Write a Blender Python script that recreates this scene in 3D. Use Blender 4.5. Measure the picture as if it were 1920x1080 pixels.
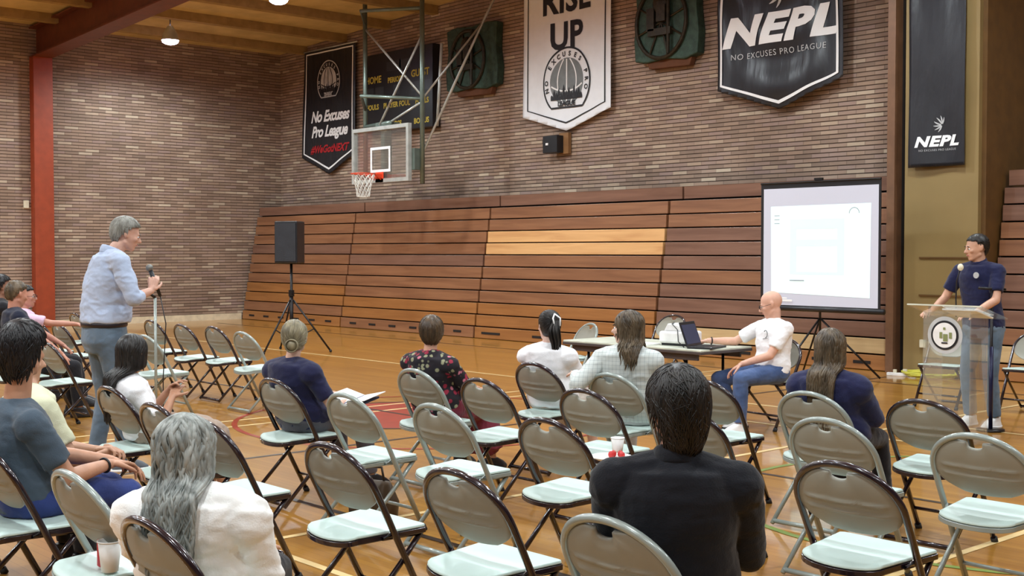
import bpy, bmesh, math, random
from mathutils import Vector, Matrix, noise, Quaternion
random.seed(7)
for _o in list(bpy.data.objects): bpy.data.objects.remove(_o, do_unlink=True)
SC = bpy.context.scene; COL = SC.collection; PI = math.pi
# ---------------------------------------------------------------- camera, world, lights, exposure
CAM_H = 1.6
cam_data = bpy.data.cameras.new('camera'); cam = bpy.data.objects.new('camera', cam_data); COL.objects.link(cam)
cam.location = (0, 0, CAM_H); cam.rotation_euler = (PI/2 - math.atan(70/2300), 0, math.radians(48))
cam_data.sensor_width = 36; cam_data.lens = 2300/1920*36; cam_data.clip_end = 200; cam_data.clip_start = .05
SC.camera = cam
SC.view_settings.view_transform = 'Standard'; SC.view_settings.look = 'None'
SC.view_settings.exposure = 0.0; SC.view_settings.gamma = 1; SC.view_settings.use_curve_mapping = False
W = bpy.data.worlds.new('world'); SC.world = W; W.use_nodes = True
W.node_tree.nodes['Background'].inputs[0].default_value = (.5, .5, .55, 1); W.node_tree.nodes['Background'].inputs[1].default_value = .05
LAMPS = [(x, y) for y in (11.7, 6.2, .7, -4.8) for x in (-23.45, -19.25, -15.05, -10.85, -6.65, -2.45, 1.75)]
LAMP_W = 590
def ceil_z(x): return 6.27 + .047*(x + 25.6)

# ---------------------------------------------------------------- pixel to place helpers (reference frame 1920x1080)
def _ray(px, py):
    r = Vector(((px-960)/2300, (540-py)/2300, -1)); return cam.rotation_euler.to_matrix() @ r
def on_z(px, py, z=0):
    r = _ray(px, py); t = (z-CAM_H)/r.z; return Vector((r.x*t, r.y*t, z))
def on_y(px, py, Y):
    r = _ray(px, py); t = Y/r.y; return Vector((r.x*t, Y, CAM_H+r.z*t))

# ---------------------------------------------------------------- materials
def lin(c):
    c = c/255; return c/12.92 if c <= .04045 else ((c+.055)/1.055)**2.4
def rgb(t): return (lin(t[0]), lin(t[1]), lin(t[2]), 1)
class NT:
    def __init__(s, name):
        s.m = bpy.data.materials.new(name); s.m.use_nodes = True; s.t = s.m.node_tree; s.b = s.t.nodes['Principled BSDF']
    def n(s, typ, **kw):
        nd = s.t.nodes.new(typ)
        for k, v in kw.items():
            if k in nd.inputs.keys() if isinstance(k, str) else False: nd.inputs[k].default_value = v
            else: setattr(nd, k, v)
        return nd
    def l(s, a, b): s.t.links.new(a, b)
def mat(name, c, rough=.6, metal=0, var=.12, scale=6, bump=0, bscale=60, coat=0, c2=None, spec=None, stretch=(1, 1, 1), sheen=0, detail=3):
    t = NT(name); b = t.b
    tc = t.n('ShaderNodeTexCoord'); mp = t.n('ShaderNodeMapping'); mp.inputs['Scale'].default_value = stretch
    t.l(tc.outputs['Object'], mp.inputs[0])
    nz = t.n('ShaderNodeTexNoise'); nz.inputs['Scale'].default_value = scale; nz.inputs['Detail'].default_value = detail
    t.l(mp.outputs[0], nz.inputs['Vector'])
    rp = t.n('ShaderNodeValToRGB'); a = rgb(c)
    bb = rgb(c2) if c2 else tuple(min(1, v*(1-var)) for v in a[:3])+(1,)
    aa = a if c2 else tuple(min(1, v*(1+var)) for v in a[:3])+(1,)
    rp.color_ramp.elements[0].position = .35; rp.color_ramp.elements[1].position = .65
    rp.color_ramp.elements[0].color = bb; rp.color_ramp.elements[1].color = aa
    t.l(nz.outputs['Fac'], rp.inputs[0]); t.l(rp.outputs[0], b.inputs['Base Color'])
    b.inputs['Roughness'].default_value = rough; b.inputs['Metallic'].default_value = metal
    b.inputs['Coat Weight'].default_value = coat; b.inputs['Coat Roughness'].default_value = .1
    if spec is not None: b.inputs['Specular IOR Level'].default_value = spec
    if sheen: b.inputs['Sheen Weight'].default_value = sheen
    if bump:
        n2 = t.n('ShaderNodeTexNoise'); n2.inputs['Scale'].default_value = bscale; n2.inputs['Detail'].default_value = 4
        t.l(mp.outputs[0], n2.inputs['Vector'])
        bp = t.n('ShaderNodeBump'); bp.inputs['Strength'].default_value = bump; bp.inputs['Distance'].default_value = .02
        t.l(n2.outputs['Fac'], bp.inputs['Height']); t.l(bp.outputs[0], b.inputs['Normal'])
    return t.m
def emat(name, c, s):
    t = NT(name); t.b.inputs['Base Color'].default_value = rgb(c); t.b.inputs['Emission Color'].default_value = rgb(c)
    t.b.inputs['Emission Strength'].default_value = s; return t.m
def brick_mat(name, axis):
    t = NT(name); b = t.b
    def mth(op, a, bb=None, c=None):
        n = t.n('ShaderNodeMath', operation=op)
        for i, v in enumerate((a, bb, c)):
            if v is None: continue
            if isinstance(v, (int, float)): n.inputs[i].default_value = v
            else: t.l(v, n.inputs[i])
        return n.outputs[0]
    tc = t.n('ShaderNodeTexCoord'); sp = t.n('ShaderNodeSeparateXYZ'); t.l(tc.outputs['Object'], sp.inputs[0])
    H_, W_ = .066, .30
    zr = mth('DIVIDE', sp.outputs[2], H_); row = mth('FLOOR', zr); fz = mth('FRACT', zr)
    xr = mth('ADD', mth('DIVIDE', sp.outputs[axis], W_), mth('MULTIPLY', mth('FRACT', mth('MULTIPLY', row, .5)), 1.0))
    col = mth('FLOOR', xr); fx = mth('FRACT', xr)
    cb = t.n('ShaderNodeCombineXYZ'); t.l(col, cb.inputs[0]); t.l(row, cb.inputs[1])
    wn = t.n('ShaderNodeTexWhiteNoise', noise_dimensions='2D'); t.l(cb.outputs[0], wn.inputs['Vector'])
    rp = t.n('ShaderNodeValToRGB'); e = rp.color_ramp.elements
    e[0].position = 0; e[0].color = rgb((140, 118, 102)); e[1].position = 1; e[1].color = rgb((198, 180, 158))
    for p, c in ((.25, (156, 132, 114)), (.5, (166, 140, 120)), (.7, (158, 134, 124)), (.9, (178, 154, 132))):
        q = e.new(p); q.color = rgb(c)
    t.l(wn.outputs['Value'], rp.inputs[0])
    nz = t.n('ShaderNodeTexNoise'); nz.inputs['Scale'].default_value = .8; nz.inputs['Detail'].default_value = 5; t.l(tc.outputs['Object'], nz.inputs['Vector'])
    r3 = t.n('ShaderNodeValToRGB'); r3.color_ramp.elements[0].color = (.66, .62, .6, 1); r3.color_ramp.elements[1].color = (1, 1, 1, 1)
    r3.color_ramp.elements[0].position = .36; r3.color_ramp.elements[1].position = .6; t.l(nz.outputs['Fac'], r3.inputs[0])
    mx = t.n('ShaderNodeMix', data_type='RGBA', blend_type='MULTIPLY'); mx.inputs[0].default_value = .7
    t.l(rp.outputs[0], mx.inputs[6]); t.l(r3.outputs[0], mx.inputs[7])
    jz = t.n('ShaderNodeMapRange', interpolation_type='SMOOTHSTEP'); jz.inputs[1].default_value = .12; jz.inputs[2].default_value = .24; jz.inputs[3].default_value = 1; jz.inputs[4].default_value = 0; t.l(fz, jz.inputs[0])
    jx = mth('MULTIPLY', mth('LESS_THAN', fx, .035), .45)
    jm = mth('MAXIMUM', jz.outputs[0], jx)
    m2 = t.n('ShaderNodeMix', data_type='RGBA'); m2.inputs[7].default_value = rgb((74, 58, 48)); t.l(jm, m2.inputs[0]); t.l(mx.outputs[2], m2.inputs[6])
    t.l(m2.outputs[2], b.inputs['Base Color']); b.inputs['Roughness'].default_value = .7
    bp = t.n('ShaderNodeBump'); bp.inputs['Strength'].default_value = .8; bp.inputs['Distance'].default_value = .02; bp.invert = True
    t.l(jm, bp.inputs['Height']); t.l(bp.outputs[0], b.inputs['Normal'])
    return t.m
def floor_mat():
    t = NT('gym_floor_wood'); b = t.b
    tc = t.n('ShaderNodeTexCoord')
    br = t.n('ShaderNodeTexBrick'); t.l(tc.outputs['Object'], br.inputs['Vector'])
    br.inputs['Scale'].default_value = 1; br.inputs['Brick Width'].default_value = 1.4; br.inputs['Row Height'].default_value = .057
    br.inputs['Mortar Size'].default_value = .0012; br.inputs['Mortar Smooth'].default_value = .5
    br.inputs['Color1'].default_value = rgb((188, 136, 58)); br.inputs['Color2'].default_value = rgb((170, 118, 46)); br.inputs['Mortar'].default_value = rgb((110, 66, 28))
    mp = t.n('ShaderNodeMapping'); mp.inputs['Scale'].default_value = (.5, 9, 1); t.l(tc.outputs['Object'], mp.inputs[0])
    nz = t.n('ShaderNodeTexNoise'); nz.inputs['Scale'].default_value = 1.2; nz.inputs['Detail'].default_value = 6; t.l(mp.outputs[0], nz.inputs['Vector'])
    rp = t.n('ShaderNodeValToRGB'); rp.color_ramp.elements[0].color = (.72, .66, .6, 1); rp.color_ramp.elements[1].color = (1, 1, 1, 1)
    rp.color_ramp.elements[0].position = .3; rp.color_ramp.elements[1].position = .7
    mx = t.n('ShaderNodeMix', data_type='RGBA', blend_type='MULTIPLY'); mx.inputs[0].default_value = .7
    t.l(nz.outputs['Fac'], rp.inputs[0]); t.l(br.outputs['Color'], mx.inputs[6]); t.l(rp.outputs[0], mx.inputs[7]); t.l(mx.outputs[2], b.inputs['Base Color'])
    b.inputs['Roughness'].default_value = .3; b.inputs['Specular IOR Level'].default_value = .45
    b.inputs['Coat Weight'].default_value = .6; b.inputs['Coat Roughness'].default_value = .07
    return t.m
def plank_mat(name, c1, c2, rough=.38):
    t = NT(name); b = t.b
    tc = t.n('ShaderNodeTexCoord'); mp = t.n('ShaderNodeMapping'); mp.inputs['Scale'].default_value = (.35, 5, 5); t.l(tc.outputs['Object'], mp.inputs[0])
    nz = t.n('ShaderNodeTexNoise'); nz.inputs['Scale'].default_value = 2.2; nz.inputs['Detail'].default_value = 7; nz.inputs['Distortion'].default_value = .6; t.l(mp.outputs[0], nz.inputs['Vector'])
    rp = t.n('ShaderNodeValToRGB'); rp.color_ramp.elements[0].color = rgb(c2); rp.color_ramp.elements[1].color = rgb(c1)
    rp.color_ramp.elements[0].position = .28; rp.color_ramp.elements[1].position = .68
    t.l(nz.outputs['Fac'], rp.inputs[0]); t.l(rp.outputs[0], b.inputs['Base Color'])
    b.inputs['Roughness'].default_value = rough; b.inputs['Coat Weight'].default_value = .15; b.inputs['Coat Roughness'].default_value = .25
    return t.m
def glass_mat(name, tint=(.97, 1, .985), rough=.03, dens=.12):
    t = NT(name); b = t.b; out = t.t.nodes['Material Output']
    tr = t.n('ShaderNodeBsdfTransparent'); tr.inputs[0].default_value = (*tint, 1)
    gl = t.n('ShaderNodeBsdfGlossy'); gl.inputs['Roughness'].default_value = rough; gl.inputs['Color'].default_value = (1, 1, 1, 1)
    df = t.n('ShaderNodeBsdfDiffuse'); df.inputs[0].default_value = (.75, .78, .78, 1)
    fr0 = t.n('ShaderNodeFresnel'); fr0.inputs[0].default_value = 1.4; fr = t.n('ShaderNodeMath', operation='MULTIPLY'); fr.inputs[1].default_value = .45; t.l(fr0.outputs[0], fr.inputs[0])
    m0 = t.n('ShaderNodeMixShader'); m0.inputs[0].default_value = dens; t.l(tr.outputs[0], m0.inputs[1]); t.l(df.outputs[0], m0.inputs[2])
    m1 = t.n('ShaderNodeMixShader'); t.l(fr.outputs[0], m1.inputs[0]); t.l(m0.outputs[0], m1.inputs[1]); t.l(gl.outputs[0], m1.inputs[2])
    t.l(m1.outputs[0], out.inputs[0]); return t.m

M = dict(
 brick_x=brick_mat('roman_brick_back', 0), brick_y=brick_mat('roman_brick_side', 1), floor=floor_mat(),
 ceil=mat('ceiling_board', (200, 174, 122), .9, var=.12, scale=2, spec=.1), purlin=mat('ceiling_purlin', (158, 130, 86), .9, spec=.1),
 steel_red=mat('painted_red_steel', (150, 62, 32), .45, var=.1), steel_brown=mat('painted_brown_steel', (104, 52, 30), .5),
 wood=plank_mat('bleacher_plank', (150, 104, 72), (120, 78, 52)), wood2=plank_mat('bleacher_plank_dark', (132, 96, 78), (106, 72, 56)),
 wood_l=plank_mat('pale_new_plank', (226, 178, 120), (200, 146, 92), .5), wood3=plank_mat('bleacher_plank_golden', (164, 110, 60), (136, 86, 42)),
 wood_p=plank_mat('pale_base_panel', (206, 176, 128), (180, 148, 102), .6),
 dark=mat('dark_gap', (24, 17, 14), .8), black=mat('black_plastic', (24, 25, 30), .4), blackm=mat('black_metal', (26, 24, 26), .35, metal=.3),
 tanpanel=mat('tan_plywood', (140, 118, 74), .5, var=.08, scale=1.5), tanside=mat('pier_shade_and_rail_brown', (96, 66, 26), .6), post=mat('brown_post', (118, 84, 60), .5),
 base=mat('pale_baseboard', (216, 200, 170), .6), cream=mat('cream_plastic', (226, 220, 196), .5), white=mat('white_paint', (236, 236, 236), .5),
 seat=mat('seat_plastic_lit', (192, 212, 206), .42, var=.04), back=mat('back_plastic_shaded', (142, 140, 128), .5, var=.04),  # one plastic in two tones: seat as lit, back darkened as under-lit
 fr_tan=mat('grey_tan_enamel', (150, 160, 156), .28, metal=.15, var=.05, coat=.5), fr_brn=mat('dark_brown_enamel', (34, 23, 32), .22, metal=.2, coat=.9, var=.05),
 rubber=mat('rubber_cap', (30, 28, 28), .7), chrome=mat('chrome', (190, 190, 186), .2, metal=.9), galv=mat('galvanised_green_pipe', (112, 126, 118), .35, metal=.5),
 acryl=glass_mat('clear_acrylic', tint=(.985, 1, .995), dens=.07), glass=glass_mat('backboard_glass', tint=(.97, .99, .98), dens=.04), orange=mat('rim_orange', (214, 68, 34), .4), net=mat('net_cord', (226, 226, 220), .8),
 alu=mat('pale_metal_frame', (190, 194, 190), .35, metal=.4), bronze=mat('aged_green_bronze', (52, 74, 62), .55, metal=.3, var=.3, scale=9, bump=.5, bscale=20),
 bronze2=mat('dark_bronze', (52, 46, 34), .5, metal=.4, var=.35, scale=14),
 ban_k=mat('black_banner_vinyl', (30, 33, 40), .36, spec=.6, bump=.6, bscale=4, stretch=(1.6, 1, .45)), ban_w=mat('white_banner_vinyl', (236, 240, 246), .5, var=.02), ink_w=mat('white_print', (246, 248, 250), .5, var=.01), ink_k=mat('black_print', (22, 22, 28), .5),
 ink_r=mat('red_print', (170, 32, 40), .5), ink_g=mat('grey_print', (118, 124, 126), .5), ink_s=mat('silver_print', (190, 192, 194), .5), ink_y=mat('yellow_print', (190, 172, 60), .5),
 gold=mat('yellow_cable', (196, 190, 70), .5), tabletop=mat('pale_laminate', (196, 200, 184), .4), tableedge=mat('table_brown', (70, 60, 58), .5),
 paper=mat('white_paper', (240, 240, 238), .7), red=mat('strawberry_red', (190, 40, 40), .4), rednapkin=mat('red_can', (200, 30, 50), .35), line_w=mat('pale_court_line', (226, 196, 140), .3), line_k=mat('black_court_line', (46, 34, 28), .3), line_r=mat('red_court_paint', (150, 52, 34), .3), line_g=mat('green_court_line', (120, 140, 70), .3),
)

# ---------------------------------------------------------------- mesh collector
class G:
    def __init__(s): s.v = []; s.f = []
    def add(s, v, f):
        o = len(s.v); s.v += [tuple(p) for p in v]; s.f += [tuple(i+o for i in q) for q in f]; return s
    def box(s, c, d, m=None):
        x, y, z = [k/2 for k in d]; V = [Vector((a*x, b*y, e*z)) for e in (-1, 1) for a, b in ((-1, -1), (1, -1), (1, 1), (-1, 1))]
        if m is not None: V = [m @ p for p in V]
        V = [p+Vector(c) for p in V]
        return s.add(V, [(3, 2, 1, 0), (4, 5, 6, 7), (0, 1, 5, 4), (1, 2, 6, 5), (2, 3, 7, 6), (3, 0, 4, 7)])
    def span(s, a, b): return s.box([(p+q)/2 for p, q in zip(a, b)], [abs(q-p) for p, q in zip(a, b)])
    def tube(s, pts, r, n=8, closed=False, cap=True, sq=(1, 1), up=None):
        P = [Vector(p) for p in pts]; m = len(P); R = r if isinstance(r, (list, tuple)) else [r]*m
        V = []; prev = None
        for i, p in enumerate(P):
            if closed: d = P[(i+1) % m]-P[i-1]
            else: d = P[min(i+1, m-1)]-P[max(i-1, 0)]
            d = d.normalized() if d.length > 1e-9 else Vector((0, 0, 1))
            if prev is None:
                u = Vector(up) if up else (Vector((0, 0, 1)) if abs(d.z) < .9 else Vector((1, 0, 0)))
                a = d.cross(u).normalized()
            else: a = (prev-d*prev.dot(d)).normalized()
            prev = a; b = d.cross(a)
            for k in range(n):
                t = 2*PI*k/n; V.append(p+(a*math.cos(t)*sq[0]+b*math.sin(t)*sq[1])*R[i])
        F = []
        for i in range(m if closed else m-1):
            j = (i+1) % m
            for k in range(n): F.append((i*n+k, i*n+(k+1) % n, j*n+(k+1) % n, j*n+k))
        if cap and not closed: F += [tuple(range(n-1, -1, -1)), tuple((m-1)*n+k for k in range(n))]
        return s.add(V, F)
    def ball(s, c, r, nu=14, nv=9, m=None):
        r = r if isinstance(r, (list, tuple)) else (r, r, r); V = []
        for i in range(nv+1):
            a = PI*i/nv
            for k in range(nu):
                t = 2*PI*k/nu; V.append(Vector((r[0]*math.sin(a)*math.cos(t), r[1]*math.sin(a)*math.sin(t), r[2]*math.cos(a))))
        if m is not None: V = [m @ p for p in V]
        V = [p+Vector(c) for p in V]
        return s.add(V, [(i*nu+k, (i+1)*nu+k, (i+1)*nu+(k+1) % nu, i*nu+(k+1) % nu) for i in range(nv) for k in range(nu)])
    def cap(s, a, b, ra, rb, n=14):                     # tapered capsule
        a = Vector(a); b = Vector(b); d = (b-a); L = d.length; d = d/L if L > 1e-6 else Vector((0, 0, 1))
        pts = []; rs = []
        for t in (90, 65, 40, 15): pts.append(a-d*ra*math.sin(math.radians(t))); rs.append(max(1e-4, ra*math.cos(math.radians(t))))
        pts.append(a); rs.append(ra); pts.append(a.lerp(b, .5)); rs.append((ra+rb)/2); pts.append(b); rs.append(rb)
        for t in (15, 40, 65, 90): pts.append(b+d*rb*math.sin(math.radians(t))); rs.append(max(1e-4, rb*math.cos(math.radians(t))))
        return s.tube(pts, rs, n)
    def cone(s, a, b, ra, rb, n=20): return s.tube([a, b], [ra, rb], n)
    def loft(s, rings, n=24, e=2.3):                    # rings: (centre, right, fwd, hw, hd)
        V = []
        for c, ri, fw, hw, hd in rings:
            for k in range(n):
                t = 2*PI*k/n; ct, st = math.cos(t), math.sin(t)
                V.append(Vector(c)+Vector(ri)*(abs(ct)**(2/e)*(1 if ct > 0 else -1)*hw)+Vector(fw)*(abs(st)**(2/e)*(1 if st > 0 else -1)*hd))
        m = len(rings); F = [(i*n+k, i*n+(k+1) % n, (i+1)*n+(k+1) % n, (i+1)*n+k) for i in range(m-1) for k in range(n)]
        F += [tuple(range(n-1, -1, -1)), tuple((m-1)*n+k for k in range(n))]
        return s.add(V, F)
    def prism(s, poly, y0, y1, pl='xz'):                # extruded polygon
        n = len(poly)
        def q(p, h): return (p[0], h, p[1]) if pl == 'xz' else ((p[0], p[1], h) if pl == 'xy' else (h, p[0], p[1]))
        V = [q(p, y0) for p in poly]+[q(p, y1) for p in poly]
        F = [tuple(range(n)), tuple(range(2*n-1, n-1, -1))]+[(i, n+i, n+(i+1) % n, (i+1) % n) for i in range(n)]
        return s.add(V, F)
    def xf(s, m):
        s.v = [tuple(m @ Vector(p)) for p in s.v]; return s
    def mesh(s, name, fix=True):
        me = bpy.data.meshes.new(name); me.from_pydata(s.v, [], s.f)
        if fix:
            bm = bmesh.new(); bm.from_mesh(me); bmesh.ops.recalc_face_normals(bm, faces=bm.faces); bm.to_mesh(me); bm.free()
        me.update(); return me
def obj(name, g, m, parent=None, smooth=False, bevel=0, mw=None, seg=2):
    me = g.mesh(name) if isinstance(g, G) else g
    me.materials.clear(); me.materials.append(M[m] if isinstance(m, str) else m)
    if smooth: me.polygons.foreach_set('use_smooth', [True]*len(me.polygons))
    o = bpy.data.objects.new(name, me); COL.objects.link(o)
    if parent: o.parent = parent
    if mw is not None: o.matrix_local = mw
    if bevel:
        b = o.modifiers.new('bevel', 'BEVEL'); b.width = bevel; b.segments = seg; b.limit_method = 'ANGLE'; b.angle_limit = math.radians(40)
        if smooth:
            pass
    return o
def tag(o, label, cat, group=None, kind=None):
    o['label'] = label; o['category'] = cat
    if group: o['group'] = group
    if kind: o['kind'] = kind
    return o
def thing(name, label, cat, loc=(0, 0, 0), rz=0, group=None):
    o = bpy.data.objects.new(name, None); COL.objects.link(o); o.empty_display_size = .1
    o.location = loc; o.rotation_euler = (0, 0, rz); return tag(o, label, cat, group)
def struct(name, g, m, label=None, smooth=False):
    o = obj(name, g, m, smooth=smooth); o['kind'] = 'structure'
    if label: o['label'] = label
    return o
def copy_thing(root, loc, rz, label, group=None):
    r = root.copy(); COL.objects.link(r); r.location = loc; r.rotation_euler = (0, 0, rz); r['label'] = label
    if group: r['group'] = group
    for ch in list(root.children):
        c = ch.copy(); COL.objects.link(c); c.parent = r
        for g2 in list(ch.children):
            d = g2.copy(); COL.objects.link(d); d.parent = c
    return r

# ---------------------------------------------------------------- room shell
X0, X1, Y0, Y1 = -25.6, 9.0, -11.0, 15.6
struct('floor', G().span((X0-.3, Y0-.3, -.1), (X1+.3, Y1+.3, 0)), 'floor', 'glossy orange maple gym floor with painted court lines')
def wallpoly(name, pts, t, mt, label): 
    g = G(); n = len(pts); P = [Vector(p) for p in pts]; d = Vector(t)
    g.add(P+[p+d for p in P], [tuple(range(n)), tuple(range(2*n-1, n-1, -1))]+[(i, n+i, n+(i+1) % n, (i+1) % n) for i in range(n)])
    return struct(name, g, mt, label)
wallpoly('wall_back', [(X0, Y1, 0), (X1, Y1, 0), (X1, Y1, ceil_z(X1)+.1), (X0, Y1, ceil_z(X0)+.1)], (0, .3, 0), 'brick_x', 'long brown roman brick wall behind the bleachers')
wallpoly('wall_left', [(X0, Y0, 0), (X0, Y1, 0), (X0, Y1, ceil_z(X0)+.1), (X0, Y0, ceil_z(X0)+.1)], (-.3, 0, 0), 'brick_y', 'brown roman brick end wall at the left')
wallpoly('wall_right', [(X1, Y0, 0), (X1, Y1, 0), (X1, Y1, ceil_z(X1)+.1), (X1, Y0, ceil_z(X1)+.1)], (.3, 0, 0), 'brick_y', 'brick end wall outside the photo')
wallpoly('wall_front', [(X0, Y0, 0), (X1, Y0, 0), (X1, Y0, ceil_z(X1)+.1), (X0, Y0, ceil_z(X0)+.1)], (0, -.3, 0), 'brick_x', 'brick wall behind the camera')
_ed = [X0]+[x-.3 for x in (-23.45, -19.25, -15.05, -10.85, -6.65, -2.45, 1.75)]+[X1]
for xa, xb in zip(_ed[:-1], _ed[1:]):
    wallpoly('ceiling', [(xa, Y0, ceil_z(xa)), (xb, Y0, ceil_z(xb)), (xb, Y1, ceil_z(xb)), (xa, Y1, ceil_z(xa))], (0, 0, .2), 'ceil', 'tan board ceiling bay')
struct('baseboard_left', G().span((X0, Y0, 0), (X0+.03, Y1-1.1, .14)), 'base', 'pale cove base along the left wall')
# purlins running toward the back wall
k = 0; x = X0+1.1
while x < X1:
    k += 1; z = ceil_z(x)
    struct('trim_%d' % k, G().span((x-.09, Y0, z-.17), (x+.09, Y1, z+.03)), 'purlin', 'brown ceiling joist'); x += 1.62
# red steel portal frame
def frame_at(Y, k):
    t = thing('steel_frame', 'rust red steel column and sloping roof beam against the left brick wall' if k == 0 else 'rust red roof beam nearer the camera', 'steel frame', (X0, Y, 0))
    t['kind'] = 'structure'
    obj('column', G().span((0, -.2, 0), (.22, .2, 5.6)), 'steel_red', t, bevel=.006)
    g = G(); L = X1-X0
    for (a, b, w) in ((0, .03, .2), (.03, .62, .05), (.6, .63, .2)):
        g.add([(0, -w, 5.58+a), (L, -w, 5.58+a+L*.047), (L, w, 5.58+a+L*.047), (0, w, 5.58+a), (0, -w, 5.58+b), (L, -w, 5.58+b+L*.047), (L, w, 5.58+b+L*.047), (0, w, 5.58+b)],
              [(3, 2, 1, 0), (4, 5, 6, 7), (0, 1, 5, 4), (1, 2, 6, 5), (2, 3, 7, 6), (3, 0, 4, 7)])
    obj('beam', g, 'steel_brown', t)
frame_at(9.83, 0)
# ceiling lamps
def lamp(i, x, y):
    z = 5.9 + .047*(x+23.45)
    if i == 0: lb = 'round high bay lamp glowing purple-white near the left brick wall'
    elif i == 1: lb = 'round high bay lamp at the top edge above the tan ceiling bay'
    else: lb = 'round high bay ceiling lamp above the court'
    t = thing('high_bay_lamp', lb, 'ceiling lamp', (x, y, z), 0, None if i < 2 else 'high bay lamps above the court')
    obj('lamp_housing', G().tube([(0, 0, .3), (0, 0, .22), (0, 0, .12), (0, 0, .0)], [.05, .10, .15, .175], 24, cap=False), 'alu', t, True)
    obj('lamp_stem', G().tube([(0, 0, .28), (0, 0, ceil_z(x)-z)], .012, 8), 'blackm', t, True)
    obj('lamp_lens', G().ball((0, 0, .0), (.17, .17, .09), 24, 8), M_LENS, t, True)
    ld = bpy.data.lights.new('lamp_glow', 'SPOT'); ld.energy = LAMP_W; ld.spot_size = math.radians(172); ld.spot_blend = .6; ld.shadow_soft_size = .17
    ld.color = (.88, .98, 1.0)
    lo = bpy.data.objects.new('lamp_glow', ld); COL.objects.link(lo); lo.parent = t; lo.location = (0, 0, -.12)
M_LENS = emat('lamp_lens_glow', (228, 218, 255), 34)
for i, (x, y) in enumerate(LAMPS): lamp(i, x, y)
# court lines, parts of the floor
FL = bpy.data.objects['floor']
def fline(pts, w, m, z=.0015, closed=False):
    g = G(); P = [Vector((p[0], p[1], 0)) for p in pts]; n = len(P); V = []
    for i, p in enumerate(P):
        d = (P[(i+1) % n]-P[i-1]) if closed else P[min(i+1, n-1)]-P[max(i-1, 0)]
        a = Vector((-d.y, d.x, 0)).normalized()*w/2
        V += [p-a+Vector((0, 0, z)), p+a+Vector((0, 0, z))]
    F = [(2*i, 2*((i+1) % n), 2*((i+1) % n)+1, 2*i+1) for i in range(n if closed else n-1)]
    o = obj('court_line', g.add(V, F), m, FL); return o
def arc(cx, cy, r, a0, a1, n=48): return [(cx+r*math.cos(a0+(a1-a0)*i/n), cy+r*math.sin(a0+(a1-a0)*i/n)) for i in range(n+1)]
fline([(-10.3, -8), (-10.3, 13.5)], .05, 'line_w'); fline([(-9.95, -8), (-9.95, 13.5)], .05, 'line_w', .0016)
fline([(-8.35, -8), (-8.35, 13.9)], .05, 'line_k', .0017); fline([(-24.5, 13.3), (-2, 13.3)], .05, 'line_k', .0018)
fline([(-24, 7.2), (3, 7.2)], .05, 'line_k', .0019); fline([(-24, 3.4), (3, 3.4)], .05, 'line_w', .002)
fline([(-24, 10.4), (3, 10.4)], .05, 'line_w', .0021); fline([(-3.2, -8), (-3.2, 13.9)], .05, 'line_w', .0022); fline([(-5.9, -8), (-5.9, 12.6)], .05, 'line_w', .0023)
g = G(); A = arc(-9.6, 7.2, .95, 0, 2*PI, 48)[:-1]; g.add([(x, y, .0012) for x, y in A], [tuple(range(48))]); obj('court_circle', g, 'line_r', FL)
fline(arc(-9.6, 7.2, .97, 0, 2*PI)[:-1], .05, 'line_k', .0024, True); fline(arc(-9.2, 7.2, 1.8, 0, 2*PI)[:-1], .05, 'line_r', .0025, True)
fline(arc(-3.6, 7.5, 1.8, 0, 2*PI)[:-1], .05, 'line_g', .0026, True); fline([(-6.8, 4.2), (-1, 4.2)], .05, 'line_k', .0027); fline([(-7.6, 9.3), (-1, 9.3)], .05, 'line_w', .0028)
# ---------------------------------------------------------------- bleachers
BX = [-25.56, -21.5, -17.16, -12.83, -8.62]
NB = 11; BH = 2.40
names = ['closed brown wooden bleacher section next to the left brick wall', 'closed brown bleacher section between the loudspeaker and the pale-plank section',
         'closed bleacher section with two pale new planks', 'closed brown bleacher section behind the projection screen', 'closed bleacher section at the right edge behind the podium']
def bleacher(i, xa, xb):
    t = thing('bleacher_section', names[i], 'bleachers', (xa, 14.5, 0))
    L = xb-xa
    obj('bleacher_core', G().add([(0, .1, 0), (L, .1, 0), (L, .52, BH), (0, .52, BH), (0, .9, 0), (L, .9, 0), (L, .9, BH), (0, .9, BH)],
        [(0, 1, 2, 3), (7, 6, 5, 4), (0, 4, 5, 1), (3, 2, 6, 7), (0, 3, 7, 4), (1, 5, 6, 2)]), 'dark', t)
    h = BH/NB
    for r in range(NB):
        y = .04*r; z = r*h
        m = random.choice(['wood', 'wood3', 'wood3']) if r < 5 else random.choice(['wood', 'wood2'])
        if i == 2 and r in (7, 8): m = 'wood_l'
        if i >= 3 and r == 1: m = 'wood_p'
        if i >= 3 and r > 1: m = random.choice(['wood2', 'wood', 'wood2'])
        g = G()
        lean = .012
        g.add([(.025, y, z+.008), (L-.025, y, z+.008), (L-.025, y+.06, z+.008), (.025, y+.06, z+.008), (.025, y+lean, z+h-.012), (L-.025, y+lean, z+h-.012), (L-.025, y+.09, z+h-.012), (.025, y+.09, z+h-.012)],
              [(3, 2, 1, 0), (4, 5, 6, 7), (0, 1, 5, 4), (1, 2, 6, 5), (2, 3, 7, 6), (3, 0, 4, 7)])
        o = obj('plank', g, m, t, bevel=.006)
        if m == 'wood_l': o['label'] = 'pale new plank'
        if r == 0:
            n = 6
            for k in range(n):
                if i == 2 and k % 2: continue
                cx = L*(k+.7)/(n+.4); w = .22 if i < 2 else (.5 if i == 2 else .26)
                obj('hand_slot', G().span((cx-w/2, -.004, .085), (cx+w/2, .02, .125)), 'dark', o)
    return t
for i in range(4): bleacher(i, BX[i], BX[i+1])
bleacher(4, -7.35, 1.5)
tx = [-25.56, -21.26, -16.96, -12.6, -8.7]
kk = k
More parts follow.
